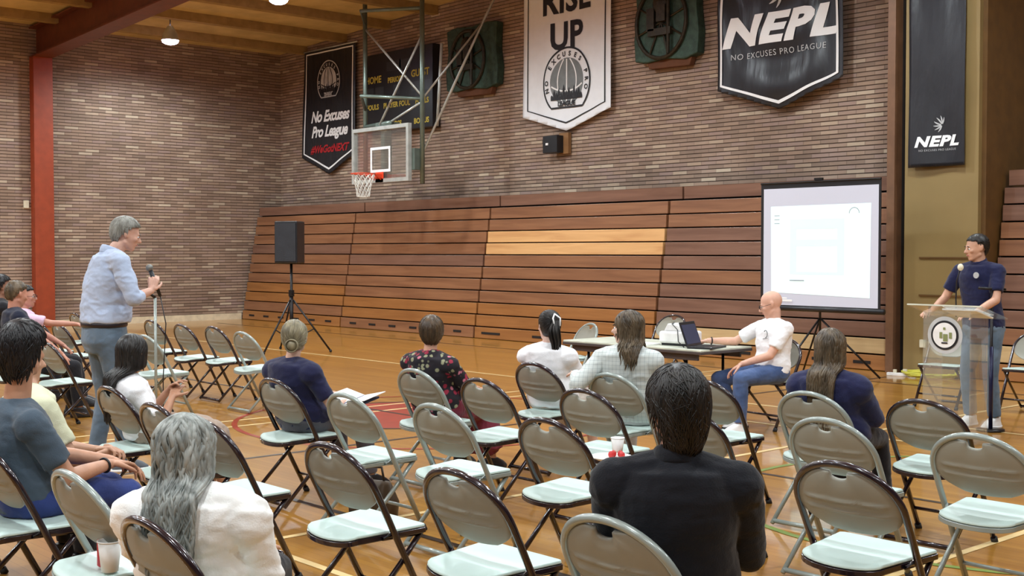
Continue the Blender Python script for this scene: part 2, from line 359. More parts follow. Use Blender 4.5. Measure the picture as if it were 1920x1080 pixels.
for i in range(4):
    kk += 1; struct('trim_%d' % kk, G().span((tx[i]+.02, 14.98, 2.42), (tx[i+1]-.02, 15.06, 2.61)), 'wood2', 'long brown board along the top of the bleachers')
kk += 1; struct('trim_%d' % kk, G().span((-25.56, 15.06, 2.3), (-8.7, Y1, 2.6)), 'dark', 'dark fill painted as the shaded gap behind the top board')  # solid box, its dark colour stands in for shade in the gap
kk += 1; struct('trim_%d' % kk, G().span((-7.3, 14.98, 2.42), (1.5, 15.06, 2.61)), 'wood2', 'brown board above the right bleachers')
kk += 1; struct('trim_%d' % kk, G().span((-8.68, 14.42, 0), (-8.57, Y1, ceil_z(-8.6))), 'post', 'tall brown post right of the bleachers')
kk += 1; struct('trim_%d' % kk, G().span((-8.57, 14.6, 0), (-8.42, Y1, ceil_z(-8.6))), 'dark', 'dark strip painted as the shaded gap between the brown post and the tan pier')  # near-black strip paints the shade between post and pier
struct('wall_pier', G().span((-8.42, 14.42, 0), (-7.42, Y1, ceil_z(-8)-.02)), 'tanpanel', 'tall tan plywood pier behind the podium')
kk += 1; struct('trim_%d' % kk, G().span((-7.42, 14.5, 0), (-7.36, Y1, ceil_z(-8)-.02)), 'tanside', 'side of the tan pier, painted dark brown as its shadowed face')  # side face in shadow, the shade put into its darker brown
for j, z in enumerate((1.02, 1.5)):
    kk += 1; struct('trim_%d' % kk, G().span((-8.2, 14.405, z), (-7.46, 14.42, z+.02)), 'tanside', 'thin dark rail across the tan pier')

# ---------------------------------------------------------------- chairs
LEAN = .41/.80
def PL(x, s, off=0):    # point on the leaning back plane; s = height, off = toward the sitter
    return (x, .20-s*LEAN+off*.89, s+off*.45)
ARC_A, S0, ARC_B = .236, .612, .176
def arch(a, b, s0, n=26, e=2.05):
    P = []
    for i in range(n+1):
        t = PI*i/n; c, s = math.cos(t), math.sin(t)
        P.append((a*abs(c)**(2/e)*(1 if c > 0 else -1), s0+b*abs(s)**(2/e)))
    return P
def make_chair(fm):
    me = {}
    pts = [PL(.226, .012), PL(.230, .3), PL(.235, .5)]+[PL(x, s) for x, s in arch(ARC_A, ARC_B, S0)]+[PL(-.235, .5), PL(-.230, .3), PL(-.226, .012)]
    me['back_frame'] = (G().tube(pts, .0145, 10, up=(0, 1, 0), sq=(1, 1)).mesh('back_frame'), fm)
    # back plate: outline inside the arch, bulged to the rear, ribbed
    g = G(); nu, nv = 24, 40; zb, zt = .515, .762
    def hw(s):
        if s > S0:
            q = min(1, (s-S0)/(ARC_B-.012)); w = (ARC_A-.012)*max(0, 1-q**2.05)**(1/2.05)
        else: w = ARC_A-.012
        if s < zb+.075: w *= (1-((zb+.075-s)/.075)**2.2*.45)
        w *= min(1, .86+.14*(s-zb)/.09)
        return w
    fr = []; bk = []
    for j in range(nv+1):
        v = j/nv; 
        for i in range(nu+1):
            u = -1+2*i/nu
            top = zt - .028*max(0, 1-(u*2.9)**2)**.5 if abs(u) < .345 else zt
            s = zb+(top-zb)*v; w = hw(min(s, .765)); x = u*w
            bul = -.030*(1-u*u)*(1-(2*v-1)**4*.6)
            rib = 0
            for sr in (.615, .655): 
                sc = sr-.012*(u*u)*1; rib += .009*math.exp(-((s-sc)/.0065)**2)*(1 if abs(u) < .78 else 0)
            fr.append(PL(x, s, bul+.006)); bk.append(PL(x, s, bul-.006-rib))
    n1 = nu+1; off = len(fr); F = []
    for j in range(nv):
        for i in range(nu):
            a = j*n1+i; F.append((a, a+1, a+n1+1, a+n1)); F.append((off+a, off+a+n1, off+a+n1+1, off+a+1))
    for i in range(nu): F.append((i, off+i, off+i+1, i+1)); a = nv*n1+i; F.append((a, a+1, off+a+1, off+a))
    for j in range(nv): a = j*n1; F.append((a, a+n1, off+a+n1, off+a)); a = j*n1+nu; F.append((a, off+a, off+a+n1, a+n1))
    g.add(fr+bk, F); me['backrest'] = (g.mesh('backrest'), 'back')
    # seat
    def outline(k=1.0, grow=0):
        P = []
        for t in range(0, 13):
            a = PI+PI*t/12; P.append(((.178+grow)*math.cos(a), -.165-(.06+grow)*abs(math.sin(a))))
        P += [(.218+grow, .15+grow), (.204, .162+grow), (-.204, .162+grow), (-.218-grow, .15+grow)]
        return P
    g = G(); O = outline(); n = len(O); V = []; F = []
    rows = [(0, .428), (0, .436), (.004, .440), (.04, .438), (.10, .434)]
    for dr, z in rows:
        for (x, y) in O:
            r = math.hypot(x, y); k = (r-dr)/r; drop = -.03*max(0, -(y*k)-.13)/.095
            V.append((x*k, y*k, z+drop))
    for i in range(len(rows)-1):
        for q in range(n): F.append((i*n+q, i*n+(q+1) % n, (i+1)*n+(q+1) % n, (i+1)*n+q))
    F.append(tuple((len(rows)-1)*n+q for q in range(n))); F.append(tuple(range(n-1, -1, -1)))
    g.add(V, F); me['seat'] = (g.mesh('seat'), 'seat')
    g = G(); O = outline(grow=.004)
    V = [(x, y, .404-.03*max(0, -y-.13)/.095) for x, y in O]+[(x, y, .426-.03*max(0, -y-.13)/.095) for x, y in O]; n = len(O)
    g.add(V, [tuple(range(n-1, -1, -1)), tuple(range(n, 2*n))]+[(i, (i+1) % n, n+(i+1) % n, n+i) for i in range(n)])
    me['seat_frame'] = (g.mesh('seat_frame'), fm)
    for sx, nm in ((-1, 'l'), (1, 'r')):
        me['leg'+nm] = (G().tube([(sx*.195, .15, .405), (sx*.2, .05, .30), (sx*.205, -.24, .015)], .0125, 8, up=(1, 0, 0)).mesh('rear_leg'), fm)
        me['foot_cap'+nm] = (G().tube([PL(sx*.228, .028), PL(sx*.228, 0.0)], .019, 10).mesh('foot_cap'), 'rubber')
        me['hinge'+nm] = (G().tube([PL(sx*.222, .43), (sx*.205, -.06, .405), (sx*.2, .12, .40)], .008, 6).mesh('side_link'), fm)
    me['base_bar'] = (G().tube([(-.205, -.225, .028), (.205, -.225, .028)], .014, 8).mesh('base_bar'), fm)
    me['stretcher'] = (G().tube([PL(-.222, .13), PL(.222, .13)], .010, 8).mesh('stretcher'), fm)
    pn = {'legl': 'leg', 'legr': 'leg', 'foot_capl': 'foot_cap', 'foot_capr': 'foot_cap', 'hingel': 'side_link', 'hinger': 'side_link'}
    t = thing('folding_chair', '', 'chair')
    for kx, (m, mt) in me.items():
        m.materials.clear(); m.materials.append(M[mt]); m.polygons.foreach_set('use_smooth', [True]*len(m.polygons))
        o = bpy.data.objects.new(pn.get(kx, kx), m); COL.objects.link(o); o.parent = t
        if kx in ('seat', 'seat_frame'):
            b = o.modifiers.new('bevel', 'BEVEL'); b.width = .003; b.segments = 2; b.limit_method = 'ANGLE'; b.angle_limit = .8
            b.harden_normals = True
    return t
proto = {'d': make_chair('fr_brn'), 'g': make_chair('fr_tan')}; used = {'d': False, 'g': False}
CH = {}
def chair(key, x, y, kind, label, rz=0, z=0):
    ox, oy = x, y+.21*math.cos(rz)
    if rz: ox = x-.21*math.sin(rz); oy = y+.21*math.cos(rz)
    p = proto[kind]
    if not used[kind]: used[kind] = True; p.location = (ox, oy, z); p.rotation_euler = (0, 0, rz); p['label'] = label; t = p
    else: t = copy_thing(p, (ox, oy, z), rz, label)
    t['group'] = 'folding chairs on the gym floor'; CH[key] = (x, y); return t
def px_chair(key, px, py, kind, label, rz=0, dx=-.05, dy=0):
    p = on_z(px, py, .80); return chair(key, p.x+dx, p.y+dy, kind, label, rz)
DK, TN = 'dark brown folding chair ', 'pale grey folding chair '
for a in [
 ('A', 275, 975, 'd', DK+'at the bottom left behind the white-jacketed woman'),
 ('B', 130, 885, 'g', TN+'empty at the bottom left beside the man in grey'),
 ('C', 620, 832, 'd', DK+'empty, directly right of the woman in the white jacket'),
 ('D', 860, 882, 'd', DK+'empty at bottom centre, left of the suited man'),
 ('E', 1150, 972, 'g', TN+'that the man in the black suit sits on'),
 ('K', 1030, 785, 'd', DK+'empty, with a paper plate on the chair in front of it'),
 ('L', 820, 758, 'g', TN+'empty, behind the woman in the floral dress'),
 ('M', 1100, 730, 'd', DK+'with a paper plate and cup on its seat'),
 ('N', 1150, 700, 'g', TN+'under the woman in the pale plaid jacket'),
 ('O', 1005, 680, 'd', DK+'under the woman with the white ponytail clip'),
 ('P', 905, 710, 'd', DK+'empty, right of the woman in the floral dress'),
 ('Q', 780, 692, 'g', TN+'under the woman in the floral dress'),
 ('R', 650, 738, 'g', TN+'empty, right of the woman in the navy T-shirt'),
 ('S', 515, 710, 'd', DK+'under the woman in the navy T-shirt with a bun'),
 ('T', 1325, 712, 'd', DK+'empty, between the suited man and the bald man'),
 ('U', 1290, 765, 'd', DK+'half hidden behind the head of the man in the black suit'),
 ('V', 384, 787, 'd', DK+'partly hidden right of the long grey hair'),
 ('F', 1590, 868, 'd', DK+'nearest on the right, in front of two grey chairs'),
 ('G', 1845, 815, 'g', TN+'empty at the right edge, nearest the microphone stand'),
 ('H', 1740, 750, 'd', DK+'empty, in front of the clear podium'),
 ('I', 1560, 785, 'g', TN+'empty, second behind the woman in the navy jacket'),
 ('J', 1525, 735, 'g', TN+'under the woman in the navy jacket'),
 ('W', 205, 725, 'd', DK+'under the dark-haired girl in the white blouse'),
 ('X', 290, 757, 'd', DK+'mostly hidden between the girl in white and the grey hair'),
 ('a1', 455, 622, 'g', TN+'ending the far left row beside the navy-shirted woman'),
 ('a2', 400, 612, 'd', DK+'second from the right in the far left row'),
 ('a3', 340, 608, 'd', DK+'third from the right in the far left row'),
 ('a4', 283, 600, 'd', DK+'in the far left row, behind the grey microphone pole'),
 ('a6', 140, 587, 'd', DK+'in the far left row, just left of the standing man'),
 ('b1', 272, 628, 'g', TN+'just right of the standing man, behind the girl in white'),
 ('b3', 108, 606, 'd', DK+'that the pink-shirted person leans a hand on'),
 ('b4', 68, 600, 'd', DK+'at the far left, under the pink-shirted person'),
 ('c1', 85, 640, 'd', DK+'nearest of the left cluster, in front of the navy-shirted man'),
]: px_chair(*a)
chair('c2', CH['B'][0]-.92, CH['B'][1]-.0, 'd', DK+'under the man in the grey T-shirt')
chair('c3', CH['B'][0]-2.0, CH['B'][1], 'd', DK+'under the leaning person in the cream T-shirt')
chair('c4', -11.55, 4.05, 'd', DK+'under the man in the navy shirt at the left edge')
chair('t1', -9.5, 9.75, 'g', TN+'behind the left end of the table', rz=PI*.9)
chair('t2', -10.05, 11.8, 'd', DK+'behind the projector table near the bleachers', rz=PI*1.0)
chair('t3', -6.66, 9.38, 'd', DK+'under the bald man in the white T-shirt', rz=PI*.97)
chair('p1', -6.35, 11.9, 'd', DK+'behind the podium speaker, half hidden by him', rz=PI)
chair('p2', -5.55, 12.1, 'd', DK+'at the right edge behind the microphone stand', rz=PI)
# ---------------------------------------------------------------- lettering and flat print helpers
def text_geo(body, size, shear=0, bold=0, align='CENTER', space=1):
    cu = bpy.data.curves.new('t', 'FONT'); cu.body = body; cu.size = size; cu.shear = shear; cu.offset = bold; cu.align_x = align; cu.space_character = space; cu.resolution_u = 3
    o = bpy.data.objects.new('t', cu); COL.objects.link(o); dg = bpy.context.evaluated_depsgraph_get()
    me = o.evaluated_get(dg).to_mesh(); v = [tuple(p.co) for p in me.vertices]; f = [tuple(p.vertices) for p in me.polygons]
    o.evaluated_get(dg).to_mesh_clear(); bpy.data.objects.remove(o, do_unlink=True); bpy.data.curves.remove(cu)
    return v, f
def stroke2(g, pts, w, closed=False):
    P = [Vector((p[0], p[1], 0)) for p in pts]; n = len(P); V = []
    for i, p in enumerate(P):
        d = (P[(i+1) % n]-P[i-1]) if closed else P[min(i+1, n-1)]-P[max(i-1, 0)]
        ww = w[i] if isinstance(w, (list, tuple)) else w
        a = Vector((-d.y, d.x, 0)).normalized()*ww/2; V += [p-a, p+a]
    g.add(V, [(2*i, 2*((i+1) % n), 2*((i+1) % n)+1, 2*i+1) for i in range(n if closed else n-1)])
def circ(cx, cy, r, n=40, a0=0, a1=2*PI, ry=None):
    ry = ry or r; return [(cx+r*math.cos(a0+(a1-a0)*i/n), cy+ry*math.sin(a0+(a1-a0)*i/n)) for i in range(n if abs(a1-a0-2*PI) < 1e-6 else n+1)]
def flat(name, g, m, parent, layer, fold=None, cut=.07):
    """print lying on a cloth or board whose local plane is x (right), z (up), facing -y"""
    bm = bmesh.new(); vs = [bm.verts.new((p[0], 0, p[1])) for p in g.v]
    for f in g.f:
        try: bm.faces.new([vs[i] for i in f])
        except ValueError: pass
    bmesh.ops.triangulate(bm, faces=bm.faces)
    if fold:
        for _ in range(5):
            ed = [e for e in bm.edges if e.calc_length() > cut]
            if not ed: break
            bmesh.ops.subdivide_edges(bm, edges=ed, cuts=1, use_grid_fill=False); bmesh.ops.triangulate(bm, faces=[f for f in bm.faces if len(f.verts) > 3])
    for v in bm.verts: v.co.y = (fold(v.co.x, v.co.z) if fold else 0)-.004*layer
    me = bpy.data.meshes.new(name); bm.to_mesh(me); bm.free()
    for p in me.polygons:
        pass
    o = obj(name, me, m, parent, smooth=bool(fold)); return o
def tx(parent, name, body, x, z, size, m, layer, fold=None, **kw):
    v, f = text_geo(body, size, **kw); g = G(); g.add([(a+x, b+z, 0) for a, b, c in v], f); return flat(name, g, m, parent, layer, fold)
def cloth(name, poly, m, parent, fold, step=.07, thick=.006):
    xs = [p[0] for p in poly]; zs = [p[1] for p in poly]
    bm = bmesh.new(); f = bm.faces.new([bm.verts.new((x, 0, z)) for x, z in poly])
    x = min(xs)+step
    while x < max(xs)-1e-3:
        bmesh.ops.bisect_plane(bm, geom=bm.verts[:]+bm.edges[:]+bm.faces[:], plane_co=(x, 0, 0), plane_no=(1, 0, 0)); x += step
    z = min(zs)+step
    while z < max(zs)-1e-3:
        bmesh.ops.bisect_plane(bm, geom=bm.verts[:]+bm.edges[:]+bm.faces[:], plane_co=(0, 0, z), plane_no=(0, 0, 1)); z += step
    for v in bm.verts: v.co.y = fold(v.co.x, v.co.z)
    bmesh.ops.recalc_face_normals(bm, faces=bm.faces)
    if sum(f.normal.y for f in bm.faces) > 0: bmesh.ops.reverse_faces(bm, faces=bm.faces)
    me = bpy.data.meshes.new(name); bm.to_mesh(me); bm.free(); o = obj(name, me, m, parent, smooth=True)
    s = o.modifiers.new('solid', 'SOLIDIFY'); s.thickness = thick; s.offset = -1; return o
def arc_text(parent, name, body, cx, cz, r, a0, a1, size, m, layer, fold=None, bold=.003):
    g = G(); n = len(body)
    for i, ch in enumerate(body):
        if ch == ' ': continue
        a = a0+(a1-a0)*i/(n-1); v, f = text_geo(ch, size, bold=bold); c, s = math.cos(a-PI/2), math.sin(a-PI/2)
        g.add([(cx+r*math.cos(a)+x*c-y*s, cz+r*math.sin(a)+x*s+y*c, 0) for x, y, _ in v], f)
    return flat(name, g, m, parent, layer, fold)
def league_emblem(t, cx, cz, R, ring, ball, lines, sky, L, fold=None, bg=None):
    # egg shaped ring cut flat at the bottom, basketball, skyline and wording
    out = [(cx+R*1.0*math.sin(a), cz+R*1.05*math.cos(a)) for a in [math.radians(-138+276*i/50) for i in range(51)]]
    if bg: g = G(); g.add([(x, z, 0) for x, z in out], [tuple(range(51))]); flat('emblem_field', g, bg, t, L, fold)
    g = G(); stroke2(g, out, R*.06, True); flat('emblem_ring', g, ring, t, L+1, fold)
    r = R*.72; g = G(); B = circ(cx, cz+R*.02, r, 40); g.add([(x, z, 0) for x, z in B], [tuple(range(len(B)))]); flat('emblem_ball', g, ball, t, L+1, fold)
    g = G()
    for k in (-.55, 0, .55): stroke2(g, [(cx+r*k*(1-.75*abs(v)**2)*(1.0), cz+R*.02+r*v) for v in [-.95+1.9*i/16 for i in range(17)]], R*.045)
    stroke2(g, [(cx+r*u, cz+R*.02-r*(.42-.3*u*u)+.0*u) for u in [-.92+1.84*i/16 for i in range(17)]], R*.05); flat('ball_lines', g, lines, t, L+2, fold)
    g = G(); hs = [.2, .42, .3, .5, .28, .62, .36, .48, .3, .56, .34, .44, .22]; w = 1.36*R/len(hs); zb_ = cz-R*.5
    for i, h in enumerate(hs):
        x = cx-.68*R+i*w; g.add([(x, zb_-.04*R, 0), (x+w, zb_-.04*R, 0), (x+w, zb_, 0), (x+w*.8, zb_+R*h*.45, 0), (x+w*.4, zb_+R*h*.7, 0), (x, zb_+R*h*.45, 0)], [(0, 1, 2, 3, 4, 5)])
    flat('skyline', g, sky, t, L+3, fold)
    arc_text(t, 'emblem_wording', 'NO EXCUSES PRO', cx, cz, R*.80, math.radians(195), math.radians(-15), R*.2, ring, L+2, fold, bold=R*.008)
    tx(t, 'emblem_wording', 'LEAGUE', cx, cz-R*.73, R*.2, ring, L+4, fold, bold=R*.01)
def pinwheel(t, cx, cz, R, m, L, fold=None):
    g = G()
    for k, (a, ln) in enumerate(((100, 1), (128, 1.0), (156, .95), (184, .95), (212, .95), (240, .85), (75, .8))):
        P = []; Wd = []
        for i in range(9):
            u = i/8; an = math.radians(a+22*(1-u)*(1 if a > 150 else -1)*.6); P.append((cx+R*.35+R*(.12+ln*1.05*u)*math.cos(an), cz+R*(.12+ln*1.05*u)*math.sin(an))); Wd.append(R*.16*math.sin(PI*(.15+.8*u))+.002)
        stroke2(g, P, Wd)
    flat('swirl_mark', g, m, t, L, fold)

# black banner with league wording
t = thing('hanging_banner', 'black pointed banner reading No Excuses Pro League, left of the scoreboard', 'banner', (-23.38, 15.5, 3.45))
f0 = lambda x, z: .006*math.sin(9*x+2*z)
P0 = [(-1.05, .36), (0, -.02), (.95, .36), (.98, 2.62), (-.92, 2.62)]
cloth('banner_cloth', [(-1.13, .30), (0, -.12), (1.03, .30), (1.04, 2.70), (-1.0, 2.70)], 'ban_k', t, f0)
g = G(); stroke2(g, [(p[0]*.97, p[1]+.02) for p in P0], .045, True); flat('border_line', g, 'ink_w', t, 2, f0)
league_emblem(t, 0.0, 1.96, .44, 'ink_s', 'ink_s', 'ink_k', 'ink_k', 2, f0, None)
tx(t, 'lettering', 'No Excuses', .03, 1.08, .345, 'ink_w', 2, f0, shear=.35, bold=.012, space=.92); tx(t, 'lettering', 'Pro League', 0, .74, .345, 'ink_w', 2, f0, shear=.35, bold=.012, space=.92)
tx(t, 'red_lettering', '#WeGotNEXT', 0, .38, .235, 'ink_r', 2, f0, shear=.35, bold=.008)
obj('hanging_rod', G().tube([(-1.05, .01, 2.72), (1.1, .01, 2.72)], .018, 8), 'alu', t, True)
# white banner
t = thing('hanging_banner', 'white pointed banner reading RISE UP above a basketball emblem', 'banner', (-15.74, 15.48, 3.75))
f0 = lambda x, z: .012*math.sin(5*x+.6*z)+.006*math.sin(13*x-1.3*z)
cloth('banner_cloth', [(-1.16, .32), (0, 0), (1.09, .32), (1.09, 3.05), (-1.13, 3.05)], 'ban_w', t, f0)
g = G(); stroke2(g, [(-1.02, .43), (0, .14), (.97, .43), (.97, 2.98), (-1.0, 2.98)], .03, True); flat('border_line', g, 'ink_k', t, 2, f0)
tx(t, 'lettering', 'RISE', .0, 2.13, .66, 'ink_k', 2, f0, bold=.02, space=1.05); tx(t, 'lettering', 'UP', 0, 1.48, .66, 'ink_k', 2, f0, bold=.02, space=1.05)
league_emblem(t, .02, .87, .58, 'ink_k', 'ink_g', 'ink_w', 'ink_k', 2, f0, 'ban_w')
obj('hanging_rod', G().tube([(-1.2, .01, 3.07), (1.15, .01, 3.07)], .018, 8), 'alu', t, True)
# large dark banner
def nepl(t, x, z, s, L, f, xs=1.38):
    v, fc = text_geo('NEPL', s, shear=.24, bold=s*.05, space=1.1); g = G(); g.add([(a*xs+x, b+z, 0) for a, b, c in v], fc); flat('lettering', g, 'ink_w', t, L, f)
    tx(t, 'small_lettering', 'NO EXCUSES PRO LEAGUE', x+.02, z-s*.36, s*.21, 'ink_s', L, f, space=1.15)
t = thing('hanging_banner', 'large wrinkled black pointed banner reading NEPL, left of the brown post', 'banner', (-11.11, 15.43, 3.77))
def f1(x, z): return .028*math.sin(8.5*x+1.6*(z-.6)**2)*min(1, abs(x)+.35)+.03*math.cos(8.5*(z-.5*x*x)+.4)*max(0, 1-abs(x))-.03
cloth('banner_cloth', [(-1.16, .34), (0, -.03), (1.12, .34), (1.12, 2.5), (-1.13, 2.5)], 'ban_k', t, f1, .05)
g = G(); stroke2(g, [(-1.07, .41), (0, .07), (1.02, .41), (1.02, 2.42), (-1.05, 2.42)], .05, True); flat('border_line', g, 'ink_w', t, 3, f1, .05)
nepl(t, -.04, 1.0, .60, 3, f1); pinwheel(t, -.02, 1.72, .26, 'ink_s', 3, f1)
obj('hanging_rod', G().tube([(-1.2, -.0, 2.52), (1.2, 0, 2.52)], .02, 8), 'alu', t, True)
# narrow banner on the pier
t = thing('hanging_banner', 'narrow black banner with small NEPL mark hanging on the tan pier', 'banner', (-7.95, 14.36, 2.66))
def f2(x, z): return .012*math.sin(11*x+.5*z)+.012*math.sin(3*z+5*x)*max(0, .8-z*.2)-.012
cloth('banner_cloth', [(-.385, 0), (.385, 0), (.385, 2.7), (-.385, 2.7)], 'ban_k', t, f2, .05)
nepl(t, .0, .26, .175, 2, f2); pinwheel(t, .04, .52, .10, 'ink_s', 2, f2)
obj('hanging_rod', G().tube([(-.41, 0, 2.71), (.41, 0, 2.71)], .015, 8), 'alu', t, True)
# scoreboard
t = thing('scoreboard', 'black wall scoreboard with yellow wording behind the hoop frame', 'scoreboard', (-20.67, 15.38, 4.1))
obj('scoreboard_case', G().span((-1.2, 0, 0), (1.2, .2, 1.67)), mat('scoreboard_black', (22, 25, 32), .3), t, bevel=.01)
for (b, x, z, s) in (('HOME', -.82, 1.06, .2), ('PERIOD', -.05, 1.02, .15), ('GUEST', .8, 1.06, .2), ('FOULS', -.85, .50, .15), ('PLAYER FOUL', 0, .50, .15), ('FOULS', .86, .50, .15), ('BONUS', -.72, .10, .15), ('POSS', .0, .10, .15), ('BONUS', .84, .10, .15)):
    tx(t, 'wording', b, x, z, s, 'ink_y', 1, bold=.006)
DW = mat('digit_window_grey', (46, 52, 58), .3)
for x, w, z in ((-.95, .3, .76), (-.6, .3, .76), (-.1, .5, 1.26), (.3, .4, 1.26), (.65, .3, .76), (1.0, .3, .76), (0, .22, .76)): flat('digit_window', G().add([(x-w/2, z, 0), (x+w/2, z, 0), (x+w/2, z+.2, 0), (x-w/2, z+.2, 0)], [(0, 1, 2, 3)]), DW, t, 1)
# bronze relief plaques
def plaque(x, z, w, h, label):
    t = thing('relief_plaque', label, 'plaque', (x, 15.505, z))
    n = 14; g = G()
    pts = [(-w/2, .04), (-w*.3, 0), (0, .03), (w*.3, -.02), (w/2, .05), (w*.52, h*.3), (w*.48, h*.6), (w/2, h-.03), (w*.3, h), (0, h-.04), (-w*.3, h), (-w/2, h-.05), (-w*.47, h*.6), (-w*.52, h*.3)]
    g.prism(pts, -.10, .08); obj('plaque_slab', g, 'bronze', t, bevel=.02)
    g = G(); cx, cz, r = -.06*w, h*.47, min(w, h)*.40
    g.tube([(cx+r*math.cos(a), -.12, cz+r*1.1*math.sin(a)) for a in [2*PI*i/32 for i in range(32)]], .035, 8, closed=True)
    for k in range(8):
        a = 2*PI*k/8+.3; g.tube([(cx, -.12, cz), (cx+r*math.cos(a), -.12, cz+r*1.1*math.sin(a))], .018, 6)
    g.box((cx, -.13, cz-r*.3), (r*.9, .1, r*.22)); g.box((cx+r*.1, -.14, cz+r*.25), (r*.35, .12, r*.5)); g.box((cx-r*.35, -.13, cz+r*.1), (r*.3, .1, r*.7)); g.tube([(cx+r*.35, -.16, cz-r), (cx+r*.35, -.16, cz+r*1.1)], .03, 8)
    g.ball((cx, -.13, cz+r*.55), (.16, .08, .16)); obj('relief_figure', g, 'bronze2', t)
    g = G(); g.prism([(-w*.3, -.1), (w*.35, -.12), (w*.4, .06), (-w*.35, .08)], -.05, .07); obj('rust_ledge', g, mat('rust_brown', (96, 56, 30), .8), t, bevel=.01)
plaque(-18.3, 4.72, 1.5, 1.26, 'dark green relief plaque on brick, right of the scoreboard')
plaque(-13.35, 4.72, 1.34, 1.35, 'green relief plaque cut by the top edge, right of the white banner')
# wall clock box
t = thing('wall_horn_box', 'small black box on a tan bracket, on the brick below the white banner', 'wall box', (-15.95, 15.38, 3.36))
obj('backing_board', G().span((.0, .12, -.02), (.24, .2, .36)), mat('tan_board', (140, 100, 60), .7), t, bevel=.005)
o = obj('horn_case', G().span((-.25, -.05, 0), (.12, .12, .31)), 'black', t, bevel=.01); obj('indicator', G().span((-.16, -.06, .14), (-.10, -.05, .18)), 'white', o)
# small switch box on the left wall
p = _ray(50, 383); q = p*(-25.55/p.x); t = tag(obj('wall_switch', G().span((0, -.05, -.08), (.05, .05, .08)), 'cream', bevel=.005), 'tiny pale switch box on the left wall by the red column', 'switch'); t.location = (-25.6, q.y, CAM_H+q.z)
# ---------------------------------------------------------------- basketball hoop
rc = on_z(681, 326, 3.05); BXc = rc.x; BY = rc.y+.40
t = thing('basketball_hoop', 'glass backboard with orange rim and net hung from ceiling pipes', 'basketball hoop', (BXc, BY, 0))
obj('glass_panel', G().span((-.88, .0, 2.93), (.88, .02, 3.93)), 'glass', t)
g = G()
for a, b in (((-.915, 2.9), (.915, 2.97)), ((-.915, 3.9), (.915, 3.97)), ((-.915, 2.97), (-.845, 3.9)), ((.845, 2.97), (.915, 3.9))): g.span((a[0], -.03, a[1]), (b[0], .05, b[1]))
obj('board_frame', g, 'alu', t)
g = G()
for a, b in (((-.32, 3.1), (.32, 3.15)), ((-.32, 3.53), (.32, 3.58)), ((-.32, 3.15), (-.27, 3.53)), ((.27, 3.15), (.32, 3.53))): g.span((a[0], -.006, a[1]), (b[0], -.001, b[1]))
obj('target_square', g, 'white', t)
o = obj('rim', G().tube([(.23*math.cos(2*PI*i/36), -.40+.23*math.sin(2*PI*i/36), 3.05) for i in range(36)], .011, 8, closed=True), 'orange', t, True)
obj('rim_bracket', G().span((-.09, -.16, 2.98), (.09, -.005, 3.06)).span((-.13, -.02, 2.9), (.13, -.03, 3.1)).tube([(-.1, -.06, 2.95), (-.16, -.25, 3.04)], .01).tube([(.1, -.06, 2.95), (.16, -.25, 3.04)], .01), 'orange', t, bevel=.004)
g = G(); n = 12
def np(k, j): 
    u = j/5; r = .225*(1-u)+.12*u-.02*math.sin(PI*u); a = 2*PI*(k+(.5 if j % 2 else 0))/n; return (r*math.cos(a), -.40+r*math.sin(a), 3.04-.42*u)
for k in range(n):
    for j in range(5):
        g.tube([np(k, j), np(k if j % 2 == 0 else k+1, j+1)], .0055, 4); g.tube([np(k, j), np(k-1 if j % 2 == 0 else k, j+1)], .0055, 4)
g.tube([np(k, 5) for k in range(n)], .005, 4, closed=True); obj('net', g, 'net', o)
# support frame
g = G(); zc = ceil_z(BXc)-.05
xl, xr = -.80, 1.02; yy = .22
g.tube([(xl, yy, 3.0), (xl, yy, zc)], .045, 10); g.tube([(xr, yy, 2.85), (xr, yy, zc)], .045, 10); obj('hanging_pipe', g, 'galv', t, True)
zb = 4.42
g = G(); g.tube([(xl, yy, zb-.05), (-.2, -.3, zb+.12), (xr, yy, zb)], .035, 8); g.tube([(xl, yy, 6.05), (-.2, -.3, 6.15), (xr, yy, 6.1)], .035, 8)
g.tube([(xl, yy, 4.02), (.1, .05, 4.02), (.3, .05, 4.02)], .05, 8); obj('cross_pipe', g, 'galv', t, True)
g = G(); g.tube([(xl, yy, 5.95), (xr, yy, zb+.05)], .022, 8); g.tube([(-.05, .02, 4.0), (xr, yy, 5.6)], .022, 8); g.tube([(.3, .05, 4.05), (xr, yy, zb-.05)], .022, 8); obj('cross_brace', g, 'alu', t, True)
g = G(); ja = on_y(905, 42, 15.3)-Vector((BXc, BY, 0)); jb = on_y(932, -14, 15.35)-Vector((BXc, BY, 0)); g.tube([(xr, yy, 3.4), ja, jb], .026, 8); g.tube([(xr, yy, zb), ja], .02, 8); g.tube([(xr-.02, .7, 5.5), (xr-.06, .62, 3.95)], .028, 8); obj('rear_brace', g, 'alu', t, True)
obj('board_mount', G().span((-.06, .05, 3.0), (.06, .22, 4.02)).span((-.2, .03, 3.98), (.22, .3, 4.05)), 'galv', t, bevel=.005); obj('side_bracket', G().span((.86, .05, 3.1), (1.0, .2, 3.5)), 'galv', t, bevel=.005)

